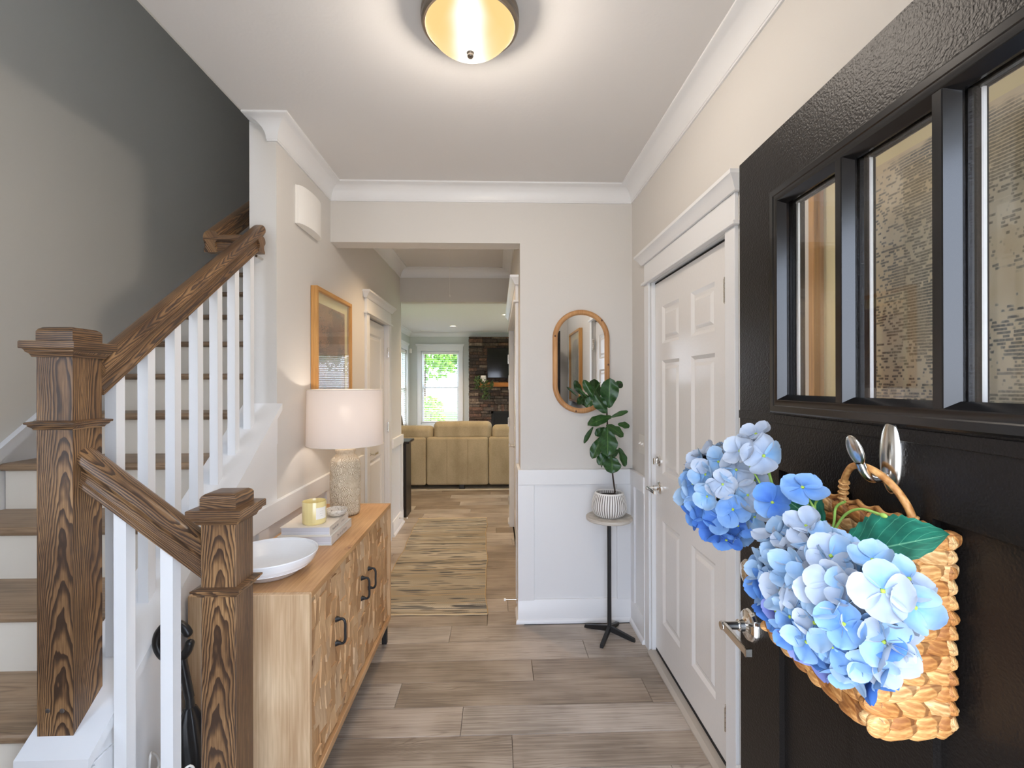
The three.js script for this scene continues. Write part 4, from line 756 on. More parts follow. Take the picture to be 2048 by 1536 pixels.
  leaf(at(540, 800, 0.03), at(455, 928, 0.06), 58 * px, V(-0.1, 0.35, 1), 0.15, 0.1);
  leaf(at(640, 768, 0.0), at(708, 945, 0.02), 42 * px, V(0.4, 0.1, 1), 0.12, 0.3);
  leaf(at(640, 790, 0.0), at(560, 850, 0.02), 34 * px, V(0.1, 0.4, 1), 0.1, 0.1);
  leaf(at(575, 845, 0.06), at(582, 1004, 0.1), 84 * px, V(0, 0.3, 1), 0.18, 0.1);
  leaf(at(480, 925, 0), at(482, 955, 0.0), 5 * px, V(0, 0, 1), 0.1, 0.1, brown);
}
// ------------------------------------------------------------------ flush ceiling lamp of the hall
const lampGlow = (name, rim, glowK) => mat(name, '#fff2dc', 0.35, { emissive: new THREE.Color('#ffc67c'), emissiveIntensity: glowK });
{
  const L = thing('ceiling_lamp', 'round flush ceiling lamp with a lit frosted dome and bronze rim in the entrance', 'ceiling lamp', [-0.086, HC, -1.585]);
  put('pan', lathe([[0, 0], [0.158, 0], [0.1625, -0.006], [0.1635, -0.02], [0.1605, -0.026], [0.1625, -0.032], [0.1615, -0.044], [0.156, -0.05], [0.150, -0.051], [0.148, -0.046], [0.148, -0.012], [0, -0.012]], 72, 0.6), M.bronze, L);
  const pts = []; for (let i = 0; i <= 22; i++) { const t = i / 22 * 1.18; pts.push([0.1475 * Math.sin(t) / Math.sin(1.18), -0.046 - 0.088 * (Math.cos(t) - Math.cos(1.18)) / (1 - Math.cos(1.18))]); }
  // alabaster glass glows brightest over the two bulbs
  const glowTex = texture(256, 256, (u, v) => { const x = (u - 0.5) * 2, y = (v - 0.5) * 2, r = Math.hypot(x, y); const band = Math.exp(-Math.pow(x / 0.34, 2)), sw = 0.12 * fbm(u * 4, v * 4, 4, 4, 3); const k = clamp(0.30 + 0.75 * band + sw - 0.2 * smooth(0.75, 1, r)); return mix3([238, 196, 128], [255, 252, 244], smooth(0.3, 0.9, k)); });
  const dg = lathe(pts, 72), p = dg.attributes.position, uv = dg.attributes.uv; for (let i = 0; i < p.count; i++) uv.setXY(i, p.getX(i) / 0.3 + 0.5, p.getZ(i) / 0.3 + 0.5);
  put('dome', dg, mat('alabaster_glass_lit', '#2a241c', 0.35, { emissive: new THREE.Color('#ffffff'), emissiveMap: glowTex, emissiveIntensity: 1.1 }), L);
  put('finial', lathe([[0, -0.150], [0.008, -0.149], [0.0105, -0.144], [0.0095, -0.139], [0.0075, -0.137], [0.0125, -0.134], [0.0105, -0.130], [0, -0.128]].reverse(), 24), M.bronze, L);
  const pl = new THREE.PointLight(WARM, CEILING_LAMP, 0, 2); pl.position.set(0, -0.072, 0); pl.castShadow = true; pl.shadow.radius = 4; L.add(pl);
}
function downlight(label, x, z, strength, group) {
  const d = thing('recessed_light', label, 'ceiling light', [x, HC, z], group);
  put('trim_ring', lathe([[0.062, -0.001], [0.085, -0.001], [0.088, -0.004], [0.086, -0.006], [0.066, -0.006], [0.062, -0.002]], 40), M.plastic, d);
  put('lens', lathe([[0, -0.003], [0.062, -0.003]], 32), mat('lit_lens', '#222222', 0.4, { emissive: new THREE.Color('#fff0d8'), emissiveIntensity: 3 }), d);
  const s = new THREE.SpotLight('#ffdcb0', strength, 0, 1.05, 0.6, 2); s.position.set(x, HC - 0.012, z); s.target.position.set(x, 0, z); s.castShadow = true; s.shadow.radius = 3; scene.add(s, s.target);
}
downlight('recessed round ceiling light in the living room nearest the window wall', -0.93, -10.1, DOWNLIGHT);
downlight('recessed round ceiling light in the living room nearest the passage on the right', 0.165, -8.43, DOWNLIGHT);
downlight('unseen ceiling light behind the front header, lighting the passage walls', -0.42, -3.62, DOWNLIGHT * 0.6);  // unseen lamp, placed to light the passage walls
downlight('added recessed fill light over the sofa, hidden behind the passage header', -0.55, -5.85, DOWNLIGHT * 1.1);  // added fill light, brightens the back of the sofa
// ------------------------------------------------------------------ runner rug in the passage
{
  const r = thing('runner_rug', 'striped tan and charcoal flatweave runner rug on the passage floor', 'rug', [-0.472, 0, -4.185]); r.rotation.y = 0.022;
  const W = 0.752, Lh = 2.2, tex = texture(512, 1024, (u, v) => {
    const row = Math.floor(v * 230), t = noise(u * 2.2 + row * 7.3, row * 1.7), s = fbm(u * 3, v * 26, 99, 99, 2), n = noise(row * 0.13, 4.2), weave = 0.86 + 0.14 * Math.sin(u * 512 * 1.3 + row * 3.14);
    const e = noise(u * 5 + row * 3.1, row * 0.37), dark = smooth(0.55, 0.68, e * 0.62 + s * 0.4) * (0.4 + 0.6 * t);
    let c = mix3([178, 166, 144], [216, 206, 186], smooth(0.25, 0.75, s * 0.5 + n * 0.5)); c = mix3(c, [66, 70, 76], dark * 0.9); c = mix3(c, [196, 172, 136], hash(row, 3) > 0.88 ? 0.6 : 0);
    return c.map((q) => q * weave);
  }, true, 1, 1);
  const rm = mat('rug_weave', '#ffffff', 0.95, { map: tex, bumpMap: tex, bumpScale: 0.003 });
  // gently wavy sheet with thickness
  const NX = 24, NZ = 70, P = []; const yAt = (x, z) => 0.006 + 0.0012 * Math.sin(x * 9 + z * 4) * Math.sin(z * 5 + 1);
  const wob = (z, x) => 0.006 * Math.sin(z * 6 + x * 2) + 0.004 * Math.sin(z * 13);
  const grid = (y0) => { const g = new THREE.PlaneGeometry(W, Lh, NX, NZ).rotateX(-Math.PI / 2), p = g.attributes.position; for (let i = 0; i < p.count; i++) { const x = p.getX(i), z = p.getZ(i), ed = Math.abs(x) / (W / 2); p.setXYZ(i, x + wob(z, x) * ed * Math.sign(x), (y0 ? 0.0006 : yAt(x, z)), z + 0.012 * Math.sin(x * 5) * (Math.abs(z) / (Lh / 2)) ** 6); } g.computeVertexNormals(); return g; };
  put('weave', grid(false), rm, r);
  const edge = []; for (const sz of [-1, 1]) { const pts = []; for (let i = 0; i <= 24; i++) { const x = (i / 24 - 0.5) * (W + 0.014); pts.push([x, 0.006 + 0.001 * Math.sin(i), sz * Lh / 2 + 0.012 * Math.sin(x * 5) + sz * 0.004]); } edge.push(tube(pts, 0.0055, 60, 6)); }
  const hem = mat('rug_hem', '#d6c09a', 0.95); for (const e of edge) put('hem', e, hem, r);
  const sel = []; for (const sx of [-1, 1]) { const pts = []; for (let i = 0; i <= 40; i++) { const z = (i / 40 - 0.5) * Lh; pts.push([sx * W / 2 + wob(z, sx * W / 2) * sx, 0.0042, z + 0.012 * Math.sin(sx * W / 2 * 5) * (Math.abs(z) / (Lh / 2)) ** 6]); } sel.push(tube(pts, 0.0036, 80, 6)); }
  put('selvedge', sel, mat('rug_selvedge', '#b39a74', 0.95), r);
}

// ------------------------------------------------------------------ wreath hook, basket and hydrangeas on the front door
const onDoor = (o) => { o.position.copy(DOOR.position); o.rotation.copy(DOOR.rotation); return o; };
{
  const hk = onDoor(thing('wreath_hook', 'polished metal oval hook plate with a spoon-shaped arm on the black door', 'hook'));
  const plate = new THREE.SphereGeometry(1, 32, 24).scale(0.012, 0.056, 0.0195).translate(-0.001, 1.383, 0.466);
  put('plate', plate, M.nickel, hk);
  const c = [D(0.466, 1.356, 0.006), D(0.466, 1.350, 0.02), D(0.466, 1.351, 0.032), D(0.465, 1.360, 0.041), D(0.464, 1.374, 0.047)];
  const arm = tube(c, 0.0062, 30, 12);
  const spoon = new THREE.SphereGeometry(1, 24, 16).scale(0.0055, 0.024, 0.0165).rotateZ(0.30).translate(-0.0530, 1.392, 0.4620);
  put('arm', [arm, spoon], M.nickel, hk);
}
const BK = { s0: 0.315, s1: 0.562, y0: 1.048, y1: 1.298, yf: 1.212, d: 0.105 };
{
  const bk = onDoor(thing('wall_basket', 'woven water-hyacinth basket with a rope handle hanging from the hook on the black door', 'basket'));
  const straw = texture(128, 256, (u, v) => { const n = fbm(u * 26, v * 5, 26, 5, 3), b = fbm(u * 4, v * 4, 4, 4, 2); return mix3(mix3([150, 98, 48], [236, 196, 138], clamp(n * 1.3 - 0.1)), [96, 62, 34], smooth(0.66, 0.8, b) * 0.5); });
  const SM = ['#ffffff', '#f3dfc4', '#e3c49c', '#fff2dd', '#cfae86'].map((c, i) => mat('hyacinth_straw_' + i, c, 0.62, { map: straw, bumpMap: straw, bumpScale: 0.0015 }));
  // one strand: a twisted, tapered lump of flat stalk
  const shapes = []; for (let k = 0; k < 6; k++) {
    const g = new THREE.SphereGeometry(1, 9, 14).rotateX(Math.PI / 2), p = g.attributes.position, uv = g.attributes.uv, ph = rnd() * 6;
    for (let i = 0; i < p.count; i++) { let x = p.getX(i), y = p.getY(i), z = p.getZ(i); const t = z, prof = Math.pow(Math.max(0.02, 1 - t * t), 0.02), a = t * 0.5 + 0.3 * Math.sin(ph), rdg = 1 + 0.07 * Math.sin(Math.atan2(y, x) * 5 + t * 4 + ph); const xx = (x * Math.cos(a) - y * Math.sin(a)) * prof * rdg, yy = (x * Math.sin(a) * 0.4 + y) * prof * rdg; p.setXYZ(i, xx, yy, z); uv.setXY(i, Math.atan2(y, x) / 6.28 + 0.5, z * 0.5 + 0.5); }
    g.computeVertexNormals(); shapes.push(g);
  }
  const strand = (parent, pos, along, out, l, h, t, roll) => { // along, out: unit vectors in door axes
    const o = put('strand', shapes[Math.floor(rnd() * 6)], SM[Math.floor(rnd() * 5)], parent), y = out.clone().cross(along).normalize(), m = new THREE.Matrix4();
    const A = along.clone().multiplyScalar(Math.cos(roll)).addScaledVector(y, Math.sin(roll)), Y = out.clone().cross(A).normalize();
    m.makeBasis(out, Y, out.clone().cross(Y)); o.quaternion.setFromRotationMatrix(m); o.scale.set(t, h, l); o.position.copy(pos);
  };
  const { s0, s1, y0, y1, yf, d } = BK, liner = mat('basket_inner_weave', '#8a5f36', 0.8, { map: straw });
  const side = (s) => prism([[-d + 0.005, y0 + 0.004], [-0.004, y0 + 0.004], [-0.004, y1 - 0.006], [-d + 0.005, yf - 0.006]], 'z', s, s + 0.005);
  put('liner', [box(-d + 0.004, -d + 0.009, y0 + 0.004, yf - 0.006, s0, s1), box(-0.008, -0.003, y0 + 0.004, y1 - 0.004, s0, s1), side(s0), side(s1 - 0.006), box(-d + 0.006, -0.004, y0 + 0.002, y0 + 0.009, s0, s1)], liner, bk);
  const NR = 13, rowH = (y1 - y0) / NR, step = 0.036;
  // one row of overlapping strands from a to b, every second row starting half a strand later and leaning the other way
  const run = (a, b, out, along, y, r) => { const L = a.distanceTo(b), n = Math.max(1, Math.round(L / step)), w = L / n; for (let i = (r % 2 ? 0 : 0.5); i <= n - (r % 2 ? 0 : 0.5) + 0.01; i++) { const e = i === 0 || i >= n, t = clamp(i * w / L, 0.10, 0.90); strand(bk, a.clone().lerp(b, t).setY(y + rr(-0.0012, 0.0012)), along, out, e ? 0.017 : rr(0.025, 0.031), rr(0.0122, 0.0142), rr(0.0075, 0.0095), (r % 2 ? 1 : -1) * rr(0.10, 0.26)); } };
  for (let r = 0; r < NR; r++) {
    const y = y0 + (r + 0.5) * rowH, oEdge = y < yf ? d : d - (y - yf) / (y1 - yf) * (d - 0.012);
    if (y < yf) run(D(s0 - 0.002, y, d), D(s1 - 0.004, y, d), V(-1, 0, 0), V(0, 0, 1), y, r); // front
    run(D(s1, y, oEdge), D(s1, y, 0.004), V(0, 0, 1), V(1, 0, 0), y, r + 1); // near end
    if (y < yf) strand(bk, D(s1 - 0.004, y, d - 0.004), V(0.75, 0, 0.66).normalize(), V(-0.66, 0, 0.75), 0.015, 0.0115, 0.0085, rr(-0.15, 0.15)); // round the corner
    strand(bk, D(s1 - 0.001, y, 0.006), V(0, 0.25, 0.97), V(0.97, 0, 0.2).normalize(), 0.012, 0.0115, 0.009, rr(-0.2, 0.2));
    if (r > NR - 6) run(D(s0 + 0.004, y, 0.012), D(s1 - 0.01, y, 0.012), V(-1, 0, 0), V(0, 0, 1), y - 0.008, r); // back, seen inside
    if (r % 2 === 0) run(D(s0 - 0.004, y, oEdge), D(s0 - 0.004, y, 0.01), V(0, 0, -1), V(1, 0, 0), y, r);
  }
  for (const [a, b, al, ou] of [[D(s0, 0, d), D(s1, 0, d), V(0, 0, 1), V(-1, 0, 0)], [D(s1, 0, d), D(s1, 0, 0.005), V(1, 0, 0), V(0, 0, 1)]]) run(a, b, ou, al, y0 + 0.002, 1);
  // rim cord
  const cord = []; const corners = [D(s0, y1, 0.006), D(s1 - 0.004, y1, 0.006), D(s1, yf - 0.002, d), D(s0, yf - 0.002, d)];
  for (let k = 0; k < 4; k++) for (let i = 0; i < 40; i++) { const q = corners[k].clone().lerp(corners[(k + 1) % 4], i / 40), a = i * 0.95; q.y += 0.003 * Math.sin(a); q.x += 0.003 * Math.cos(a); cord.push(q); }
  put('rim', [tube(cord, 0.0042, 420, 6, true), tube(cord.map((q) => q.clone().add(V(0.002, -0.005, 0.002))), 0.0036, 420, 6, true)], SM[1], bk);
  const hp = [D(0.378, 1.285, 0.012), D(0.379, 1.312, 0.012), D(0.392, 1.338, 0.018), D(0.424, 1.362, 0.028), D(0.462, 1.3655, 0.032), D(0.490, 1.352, 0.026), D(0.508, 1.325, 0.016), D(0.514, 1.300, 0.010), D(0.515, 1.28, 0.008)];
  put('handle', tube(hp, 0.0052, 70, 10), SM[1], bk);
  const wrap = []; const cv = new THREE.CatmullRomCurve3(hp); for (const t of [0.06, 0.1, 0.14, 0.18, 0.9, 0.93, 0.96, 0.99]) { const p = cv.getPointAt(t), tg = cv.getTangentAt(t); const g = new THREE.TorusGeometry(0.0058, 0.0026, 6, 16); g.applyQuaternion(new THREE.Quaternion().setFromUnitVectors(V(0, 0, 1), tg)).translate(p.x, p.y, p.z); wrap.push(g); }
  put('binding', wrap, SM[3], bk);
}
{
  // petals: four per floret, five tints, rounded and cupped
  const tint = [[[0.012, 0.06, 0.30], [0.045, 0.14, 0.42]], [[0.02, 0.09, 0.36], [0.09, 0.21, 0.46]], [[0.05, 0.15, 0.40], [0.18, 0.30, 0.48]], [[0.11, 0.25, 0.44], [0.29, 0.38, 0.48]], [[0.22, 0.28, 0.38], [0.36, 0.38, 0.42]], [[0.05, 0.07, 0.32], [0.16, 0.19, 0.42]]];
  const petalM = mat('hydrangea_petal', '#ffffff', 0.75, { vertexColors: true });
  const bank = tint.map(([ci, co]) => [0, 1, 2].map(() => {
    const NU = 7, NV = 6, pos = [], col = [], idx = [], cup = rr(0.10, 0.4), side = rr(0.05, 0.28), tw = rr(-0.25, 0.25);
    for (let i = 0; i <= NU; i++) for (let j = 0; j <= NV; j++) {
      const u = i / NU, v = j / NV * 2 - 1, uu = 0.07 + 0.93 * u, w = 0.52 * Math.pow(Math.sin(Math.PI * Math.pow(Math.min(0.985, 0.04 + 0.95 * u), 1.25)), 0.6) + 0.03;
      const x = v * w, y = uu, z = cup * u * u * 0.9 - 0.16 * Math.sin(u * 2.6) + side * v * v * w + tw * x * u + 0.025 * Math.sin(v * 5 + u * 4);
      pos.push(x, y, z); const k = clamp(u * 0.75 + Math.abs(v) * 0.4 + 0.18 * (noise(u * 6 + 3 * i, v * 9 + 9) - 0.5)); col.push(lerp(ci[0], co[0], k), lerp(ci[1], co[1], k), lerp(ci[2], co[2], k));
    }
    for (let i = 0; i < NU; i++) for (let j = 0; j < NV; j++) { const a = i * (NV + 1) + j; idx.push(a, a + 1, a + NV + 1, a + 1, a + NV + 2, a + NV + 1); }
    const g = new THREE.BufferGeometry(); g.setAttribute('position', new THREE.BufferAttribute(new Float32Array(pos), 3)); g.setAttribute('color', new THREE.BufferAttribute(new Float32Array(col), 3)); g.setIndex(idx); g.computeVertexNormals(); return g;
  }));
  const eye = mat('floret_eye', '#93a83c', 0.7), stemM = mat('hydrangea_stem', '#93b552', 0.6), eyeG = box(-0.07, 0.07, -0.07, 0.07, -0.02, 0.07, 0.03);
  const leafTex = texture(256, 256, (u, v) => { const x = Math.abs(u - 0.5) * 2, f = Math.abs(((v * 7 - x * 2.6) % 1 + 1) % 1 - 0.5) * 2, m = 1 - smooth(0, 0.05, x), n = fbm(u * 9, v * 9, 9, 9, 3); return mix3(mix3([14, 84, 66], [40, 138, 108], n), [150, 205, 160], clamp(m * 0.75 + smooth(0.9, 1, f) * 0.5)); });
  const leafM = mat('hydrangea_leaf', '#ffffff', 0.5, { map: leafTex, bumpMap: leafTex, bumpScale: 0.001 });
  function floret(parent, pos, n, size, t) {
    const f = put('floret', eyeG, eye, parent); f.position.copy(pos); f.scale.setScalar(size);
    f.quaternion.setFromUnitVectors(V(0, 0, 1), n.clone().normalize()).multiply(new THREE.Quaternion().setFromAxisAngle(V(0, 0, 1), rnd() * 6.28));
    const open = rr(-0.15, 0.45);
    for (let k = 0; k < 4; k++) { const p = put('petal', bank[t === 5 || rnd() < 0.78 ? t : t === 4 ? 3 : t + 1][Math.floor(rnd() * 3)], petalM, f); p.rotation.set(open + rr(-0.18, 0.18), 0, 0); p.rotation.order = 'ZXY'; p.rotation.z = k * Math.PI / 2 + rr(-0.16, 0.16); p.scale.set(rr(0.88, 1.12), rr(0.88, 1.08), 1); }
    return f;
  }
  function leaf(parent, b, tp, hw, n, cup) {
    const ax = tp.clone().sub(b), L = ax.length(); ax.normalize(); const sd = ax.clone().cross(n).normalize(), up = sd.clone().cross(ax).normalize(), NU = 22, NV = 8, pos = [], uv = [], idx = [];
    for (let i = 0; i <= NU; i++) for (let j = 0; j <= NV; j++) { const u = i / NU, v = j / NV * 2 - 1, w = hw * Math.pow(Math.sin(Math.PI * Math.pow(u, 0.72)), 0.8) * (1 + (Math.abs(v) === 1 ? 0.05 * (i % 2 ? 1 : -1) : 0)) + 0.0006; const q = b.clone().addScaledVector(ax, u * L).addScaledVector(sd, v * w).addScaledVector(up, -cup * L * u * u + 0.22 * Math.abs(v) * w + 0.002 * Math.sin(u * 20) * Math.abs(v)); pos.push(q.x, q.y, q.z); uv.push((v + 1) / 2, u); }
    for (let i = 0; i < NU; i++) for (let j = 0; j < NV; j++) { const a = i * (NV + 1) + j; idx.push(a, a + NV + 1, a + 1, a + 1, a + NV + 1, a + NV + 2); }
    const g = new THREE.BufferGeometry(); g.setAttribute('position', new THREE.BufferAttribute(new Float32Array(pos), 3)); g.setAttribute('uv', new THREE.BufferAttribute(new Float32Array(uv), 2)); g.setIndex(idx); g.computeVertexNormals(); put('leaf', g, leafM, parent);
  }
  function head(name, label, c, rad, N, size, fav, extra) {
    const h = onDoor(thing(name, label, 'flower', [0, 0, 0])), stems = [], core = c.clone().add(V(0.03, 0.01, 0.0));
    for (let i = 0; i < N; i++) {
      const y = 1 - (i + 0.5) / N * 2, a = i * 2.39996 + 0.5, r = Math.sqrt(1 - y * y), n = V(r * Math.cos(a), y, r * Math.sin(a)); if (n.x > 0.55) continue;
      const p = c.clone().add(V(n.x * rad[0], n.y * rad[1], n.z * rad[2]).multiplyScalar(rr(0.9, 1.06))); if (p.x > -0.03) continue;
      const lit = n.y * 0.75 - n.x * 0.15 + n.z * 0.35 + rr(-0.4, 0.4); const t = lit > 0.55 ? 4 : lit > 0.22 ? 3 : lit > -0.1 ? 2 : lit > -0.4 ? 1 : rnd() < 0.5 ? 0 : 5;  // daylight put into the tint: florets facing up and outward are paler
      floret(h, p, V(n.x / rad[0], n.y / rad[1], n.z / rad[2]).normalize().add(V(-0.15, 0.1, 0.2)), size * rr(0.85, 1.1), t);
      if (i % 2 === 0) stems.push(tube([core, core.clone().lerp(p, 0.5).add(V(0, 0.004, 0)), p], 0.0016, 6, 5));
    }
    stems.push(tube([core, core.clone().add(V(0.02, -0.02, extra.dz * 0.4)), D(extra.s, 1.17, 0.05)], 0.0042, 12, 7)); put('stem', stems, stemM, h);
    // inner florets fill the heart of the cluster
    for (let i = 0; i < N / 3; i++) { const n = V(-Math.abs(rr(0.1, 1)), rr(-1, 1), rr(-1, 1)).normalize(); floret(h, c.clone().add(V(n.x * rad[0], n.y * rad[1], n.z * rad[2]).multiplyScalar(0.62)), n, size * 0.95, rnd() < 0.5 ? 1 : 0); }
    return h;
  }
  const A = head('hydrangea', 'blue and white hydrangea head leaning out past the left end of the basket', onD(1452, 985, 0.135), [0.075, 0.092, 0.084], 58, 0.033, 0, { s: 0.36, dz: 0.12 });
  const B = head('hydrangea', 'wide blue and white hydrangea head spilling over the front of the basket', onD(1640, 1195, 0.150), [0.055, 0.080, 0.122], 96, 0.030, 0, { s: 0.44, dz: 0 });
  // separate florets on longer stems, facing the way they turn
  const lone = (h, px, py, off, n, size, t, root) => { const p = onD(px, py, off); floret(h, p, n, size, t); put('stem', tube([p.clone().addScaledVector(n, -0.004), p.clone().lerp(root, 0.5).add(V(0.0, 0.006, 0)), root], 0.0017, 14, 6), stemM, h); };
  const ra = D(0.34, 1.24, 0.09), rb = onD(1655, 1080, 0.08);
  lone(A, 1528, 912, 0.12, V(-0.7, 0.35, 0.65), 0.040, 4, ra); lone(A, 1480, 902, 0.15, V(-0.8, 0.4, 0.5), 0.034, 4, ra); lone(A, 1512, 868, 0.12, V(-0.5, 0.7, 0.2), 0.033, 4, ra); lone(A, 1605, 975, 0.11, V(-0.2, 0.8, 0.55), 0.035, 2, rb); lone(A, 1545, 1005, 0.14, V(-0.6, 0.4, 0.7), 0.033, 1, ra);
  lone(B, 1612, 1052, 0.15, V(-0.55, 0.8, 0.35), 0.030, 4, rb); lone(B, 1662, 1112, 0.17, V(-0.75, 0.45, 0.6), 0.031, 4, rb); lone(B, 1658, 1165, 0.185, V(-0.8, 0.2, 0.65), 0.031, 4, rb); lone(B, 1745, 1120, 0.15, V(-0.3, 0.9, 0.4), 0.027, 3, rb); lone(B, 1766, 1182, 0.165, V(-0.6, 0.3, 0.8), 0.032, 4, rb); lone(B, 1818, 1158, 0.13, V(-0.2, 0.85, 0.6), 0.028, 4, rb); lone(B, 1830, 1215, 0.135, V(-0.35, 0.4, 0.9), 0.030, 3, rb); lone(B, 1690, 1275, 0.165, V(-0.7, -0.2, 0.8), 0.028, 0, rb); lone(B, 1762, 1262, 0.155, V(-0.5, -0.1, 0.9), 0.028, 1, rb); lone(B, 1720, 1300, 0.150, V(-0.6, -0.5, 0.8), 0.027, 2, rb);
  const p0 = onD(1660, 1075, 0.075);
  put('stem', [[[1690, 1030], [1720, 1018], [1765, 1030]], [[1668, 1045], [1672, 1015], [1690, 1003]], [[1640, 1050], [1630, 1010], [1645, 990]], [[1640, 1060], [1610, 1000], [1560, 972]]].map((q) => tube([p0, ...q.map(([a, b]) => onD(a, b, 0.075))], 0.0019, 24, 6)).concat([new THREE.SphereGeometry(0.0034, 8, 6).scale(1, 1, 1.8).translate(...onD(1767, 1031, 0.075).toArray())]), stemM, B);
  leaf(B, onD(1690, 1112, 0.085), onD(1893, 1066, 0.055), 0.043, V(-0.75, 0.55, 0.3), 0.03);
  leaf(A, onD(1650, 1055, 0.07), onD(1550, 985, 0.075), 0.040, V(-0.85, 0.4, 0.3), 0.08);
  leaf(A, onD(1600, 1075, 0.09), onD(1540, 1040, 0.10), 0.030, V(-0.8, 0.5, 0.3), 0.05);
}

// ------------------------------------------------------------------ living room
{ // windows: frame, sashes, glass, casing
  const win = (n, axis, at, a0, a1, out) => { // along axis; 'out' the way outdoors (sign); glass 60 mm back
    const w = struct('window_' + n); const m = M.trim, B = (s0, s1, y0, y1, d0, d1, c = 0.002) => axis === 'x' ? box(s0, s1, y0, y1, at + out * d0, at + out * d1, c) : box(at + out * d0, at + out * d1, y0, y1, s0, s1, c);
    put('frame', [B(a0, a0 + 0.025, WY0, WY1, 0.03, 0.13), B(a1 - 0.025, a1, WY0, WY1, 0.03, 0.13), B(a0, a1, WY0, WY0 + 0.03, 0.03, 0.13), B(a0, a1, WY1 - 0.025, WY1, 0.03, 0.13)], m, w);
    const mid = 1.424, sash = (y0, y1, d) => { put('sash', [B(a0 + 0.025, a0 + 0.06, y0, y1, d, d + 0.03), B(a1 - 0.06, a1 - 0.025, y0, y1, d, d + 0.03), B(a0 + 0.06, a1 - 0.06, y0, y0 + 0.035, d, d + 0.03), B(a0 + 0.06, a1 - 0.06, y1 - 0.035, y1, d, d + 0.03)], m, w); put('pane', B(a0 + 0.055, a1 - 0.055, y0 + 0.03, y1 - 0.03, d + 0.013, d + 0.016, 0), M.glass, w); };
    sash(WY0 + 0.03, mid + 0.02, 0.06); sash(mid - 0.02, WY1 - 0.025, 0.092);
    const t = -0.02, c0 = a0 - 0.085, c1 = a1 + 0.085;
    put('casing', [B(c0, a0, WY0 - 0.02, WY1, 0, t), B(a1, c1, WY0 - 0.02, WY1, 0, t), B(c0 - 0.005, c1 + 0.005, WY1, WY1 + 0.105, 0, t), B(c0 - 0.02, c1 + 0.02, WY1 + 0.105, WY1 + 0.13, 0, t - 0.014), B(c0 - 0.035, c1 + 0.035, WY1 + 0.13, WY1 + 0.16, 0, t - 0.03), B(c0 - 0.02, c1 + 0.02, WY0 - 0.045, WY0 - 0.018, 0.03, t - 0.03), B(c0, c1, WY0 - 0.13, WY0 - 0.045, 0, t)], m, w);
    return w;
  };
  win(1, 'x', ZF, -1.82, -0.9, -1); win(2, 'x', ZF, 1.5, 2.42, -1); win(3, 'z', LX0, -11.02, -10.1, -1); win(4, 'z', LX0, -8.6, -7.7, -1);
  { // windows out of view, put in to light the living room and the stairs
    const w6 = struct('window_6'); put('frame', [box(LX1 + 0.02, LX1 + 0.08, 0, 2.2, -6.6, -6.66, 0.002), box(LX1 + 0.02, LX1 + 0.08, 0, 2.2, -8.94, -9.0, 0.002), box(LX1 + 0.02, LX1 + 0.08, 0, 2.2, -7.77, -7.83, 0.002), box(LX1 + 0.02, LX1 + 0.08, 2.14, 2.2, -6.6, -9.0, 0.002), box(LX1 + 0.02, LX1 + 0.08, 0, 0.06, -6.6, -9.0, 0.002)], M.trim, w6);  // added patio door, lets more daylight into the living room
    for (const [a, b] of [[-6.66, -7.77], [-7.83, -8.94]]) put('pane', box(LX1 + 0.045, LX1 + 0.05, 0.06, 2.14, a, b), M.glass, w6);
    const w5 = struct('window_5'); put('frame', [box(-1.95, -1.9, 3.5, 4.7, -0.15, -0.08, 0.002), box(-1.25, -1.2, 3.5, 4.7, -0.15, -0.08, 0.002), box(-1.95, -1.2, 3.5, 3.55, -0.15, -0.08, 0.002), box(-1.95, -1.2, 4.65, 4.7, -0.15, -0.08, 0.002)], M.trim, w5); put('pane', box(-1.9, -1.25, 3.55, 4.65, -0.117, -0.113), M.glass, w5);  // unseen stairwell window, placed to light the upper stair wall
    const w7 = struct('window_7'); put('frame', [box(-1.95, -1.9, 0.95, 2.25, -0.15, -0.08, 0.002), box(-1.53, -1.48, 0.95, 2.25, -0.15, -0.08, 0.002), box(-1.95, -1.48, 0.95, 1.0, -0.15, -0.08, 0.002), box(-1.95, -1.48, 2.2, 2.25, -0.15, -0.08, 0.002)], M.trim, w7); put('pane', box(-1.9, -1.53, 1.0, 2.2, -0.117, -0.113), M.glass, w7);  // added window, brightens the lower treads and risers
  }
  const slatM = mat('white_blind_slat', '#eef0ee', 0.5);
  const blind = (label, axis, at, a0, a1, y0, tilt) => {
    const b = thing('window_blind', label, 'window blind', axis === 'x' ? [(a0 + a1) / 2, WY1 - 0.03, at] : [at, WY1 - 0.03, (a0 + a1) / 2]), W = a1 - a0 - 0.07;
    const rot = (g) => axis === 'x' ? g : g.rotateY(Math.PI / 2);
    put('head_rail', rot(box(-W / 2, W / 2, -0.045, 0, -0.025, 0.025, 0.003)), M.plastic, b);
    const n = Math.floor((WY1 - 0.075 - y0) / 0.043), g = rot(box(-W / 2, W / 2, -0.0014, 0.0014, -0.025, 0.025).rotateX(tilt));
    for (let i = 0; i < n; i++) { const s = put('slat', g, slatM, b); s.position.y = -0.065 - i * 0.043; }
    put('bottom_rail', rot(box(-W / 2, W / 2, -0.012, 0.012, -0.025, 0.025, 0.003)).translate(0, -0.075 - n * 0.043, 0), M.plastic, b);
    put('wand', rot(rod([-W / 2 + 0.08, -0.04, 0.04], [-W / 2 + 0.08, -0.95, 0.04], 0.005, 8)), mat('wand_grey', '#6b6a64', 0.5), b);
    const cords = []; for (const x of [-W / 2 + 0.12, 0, W / 2 - 0.12]) cords.push(rot(rod([x, -0.04, 0.02], [x, -0.075 - n * 0.043, 0.02], 0.0012, 5))); put('ladder_cord', cords, M.plastic, b);
  };
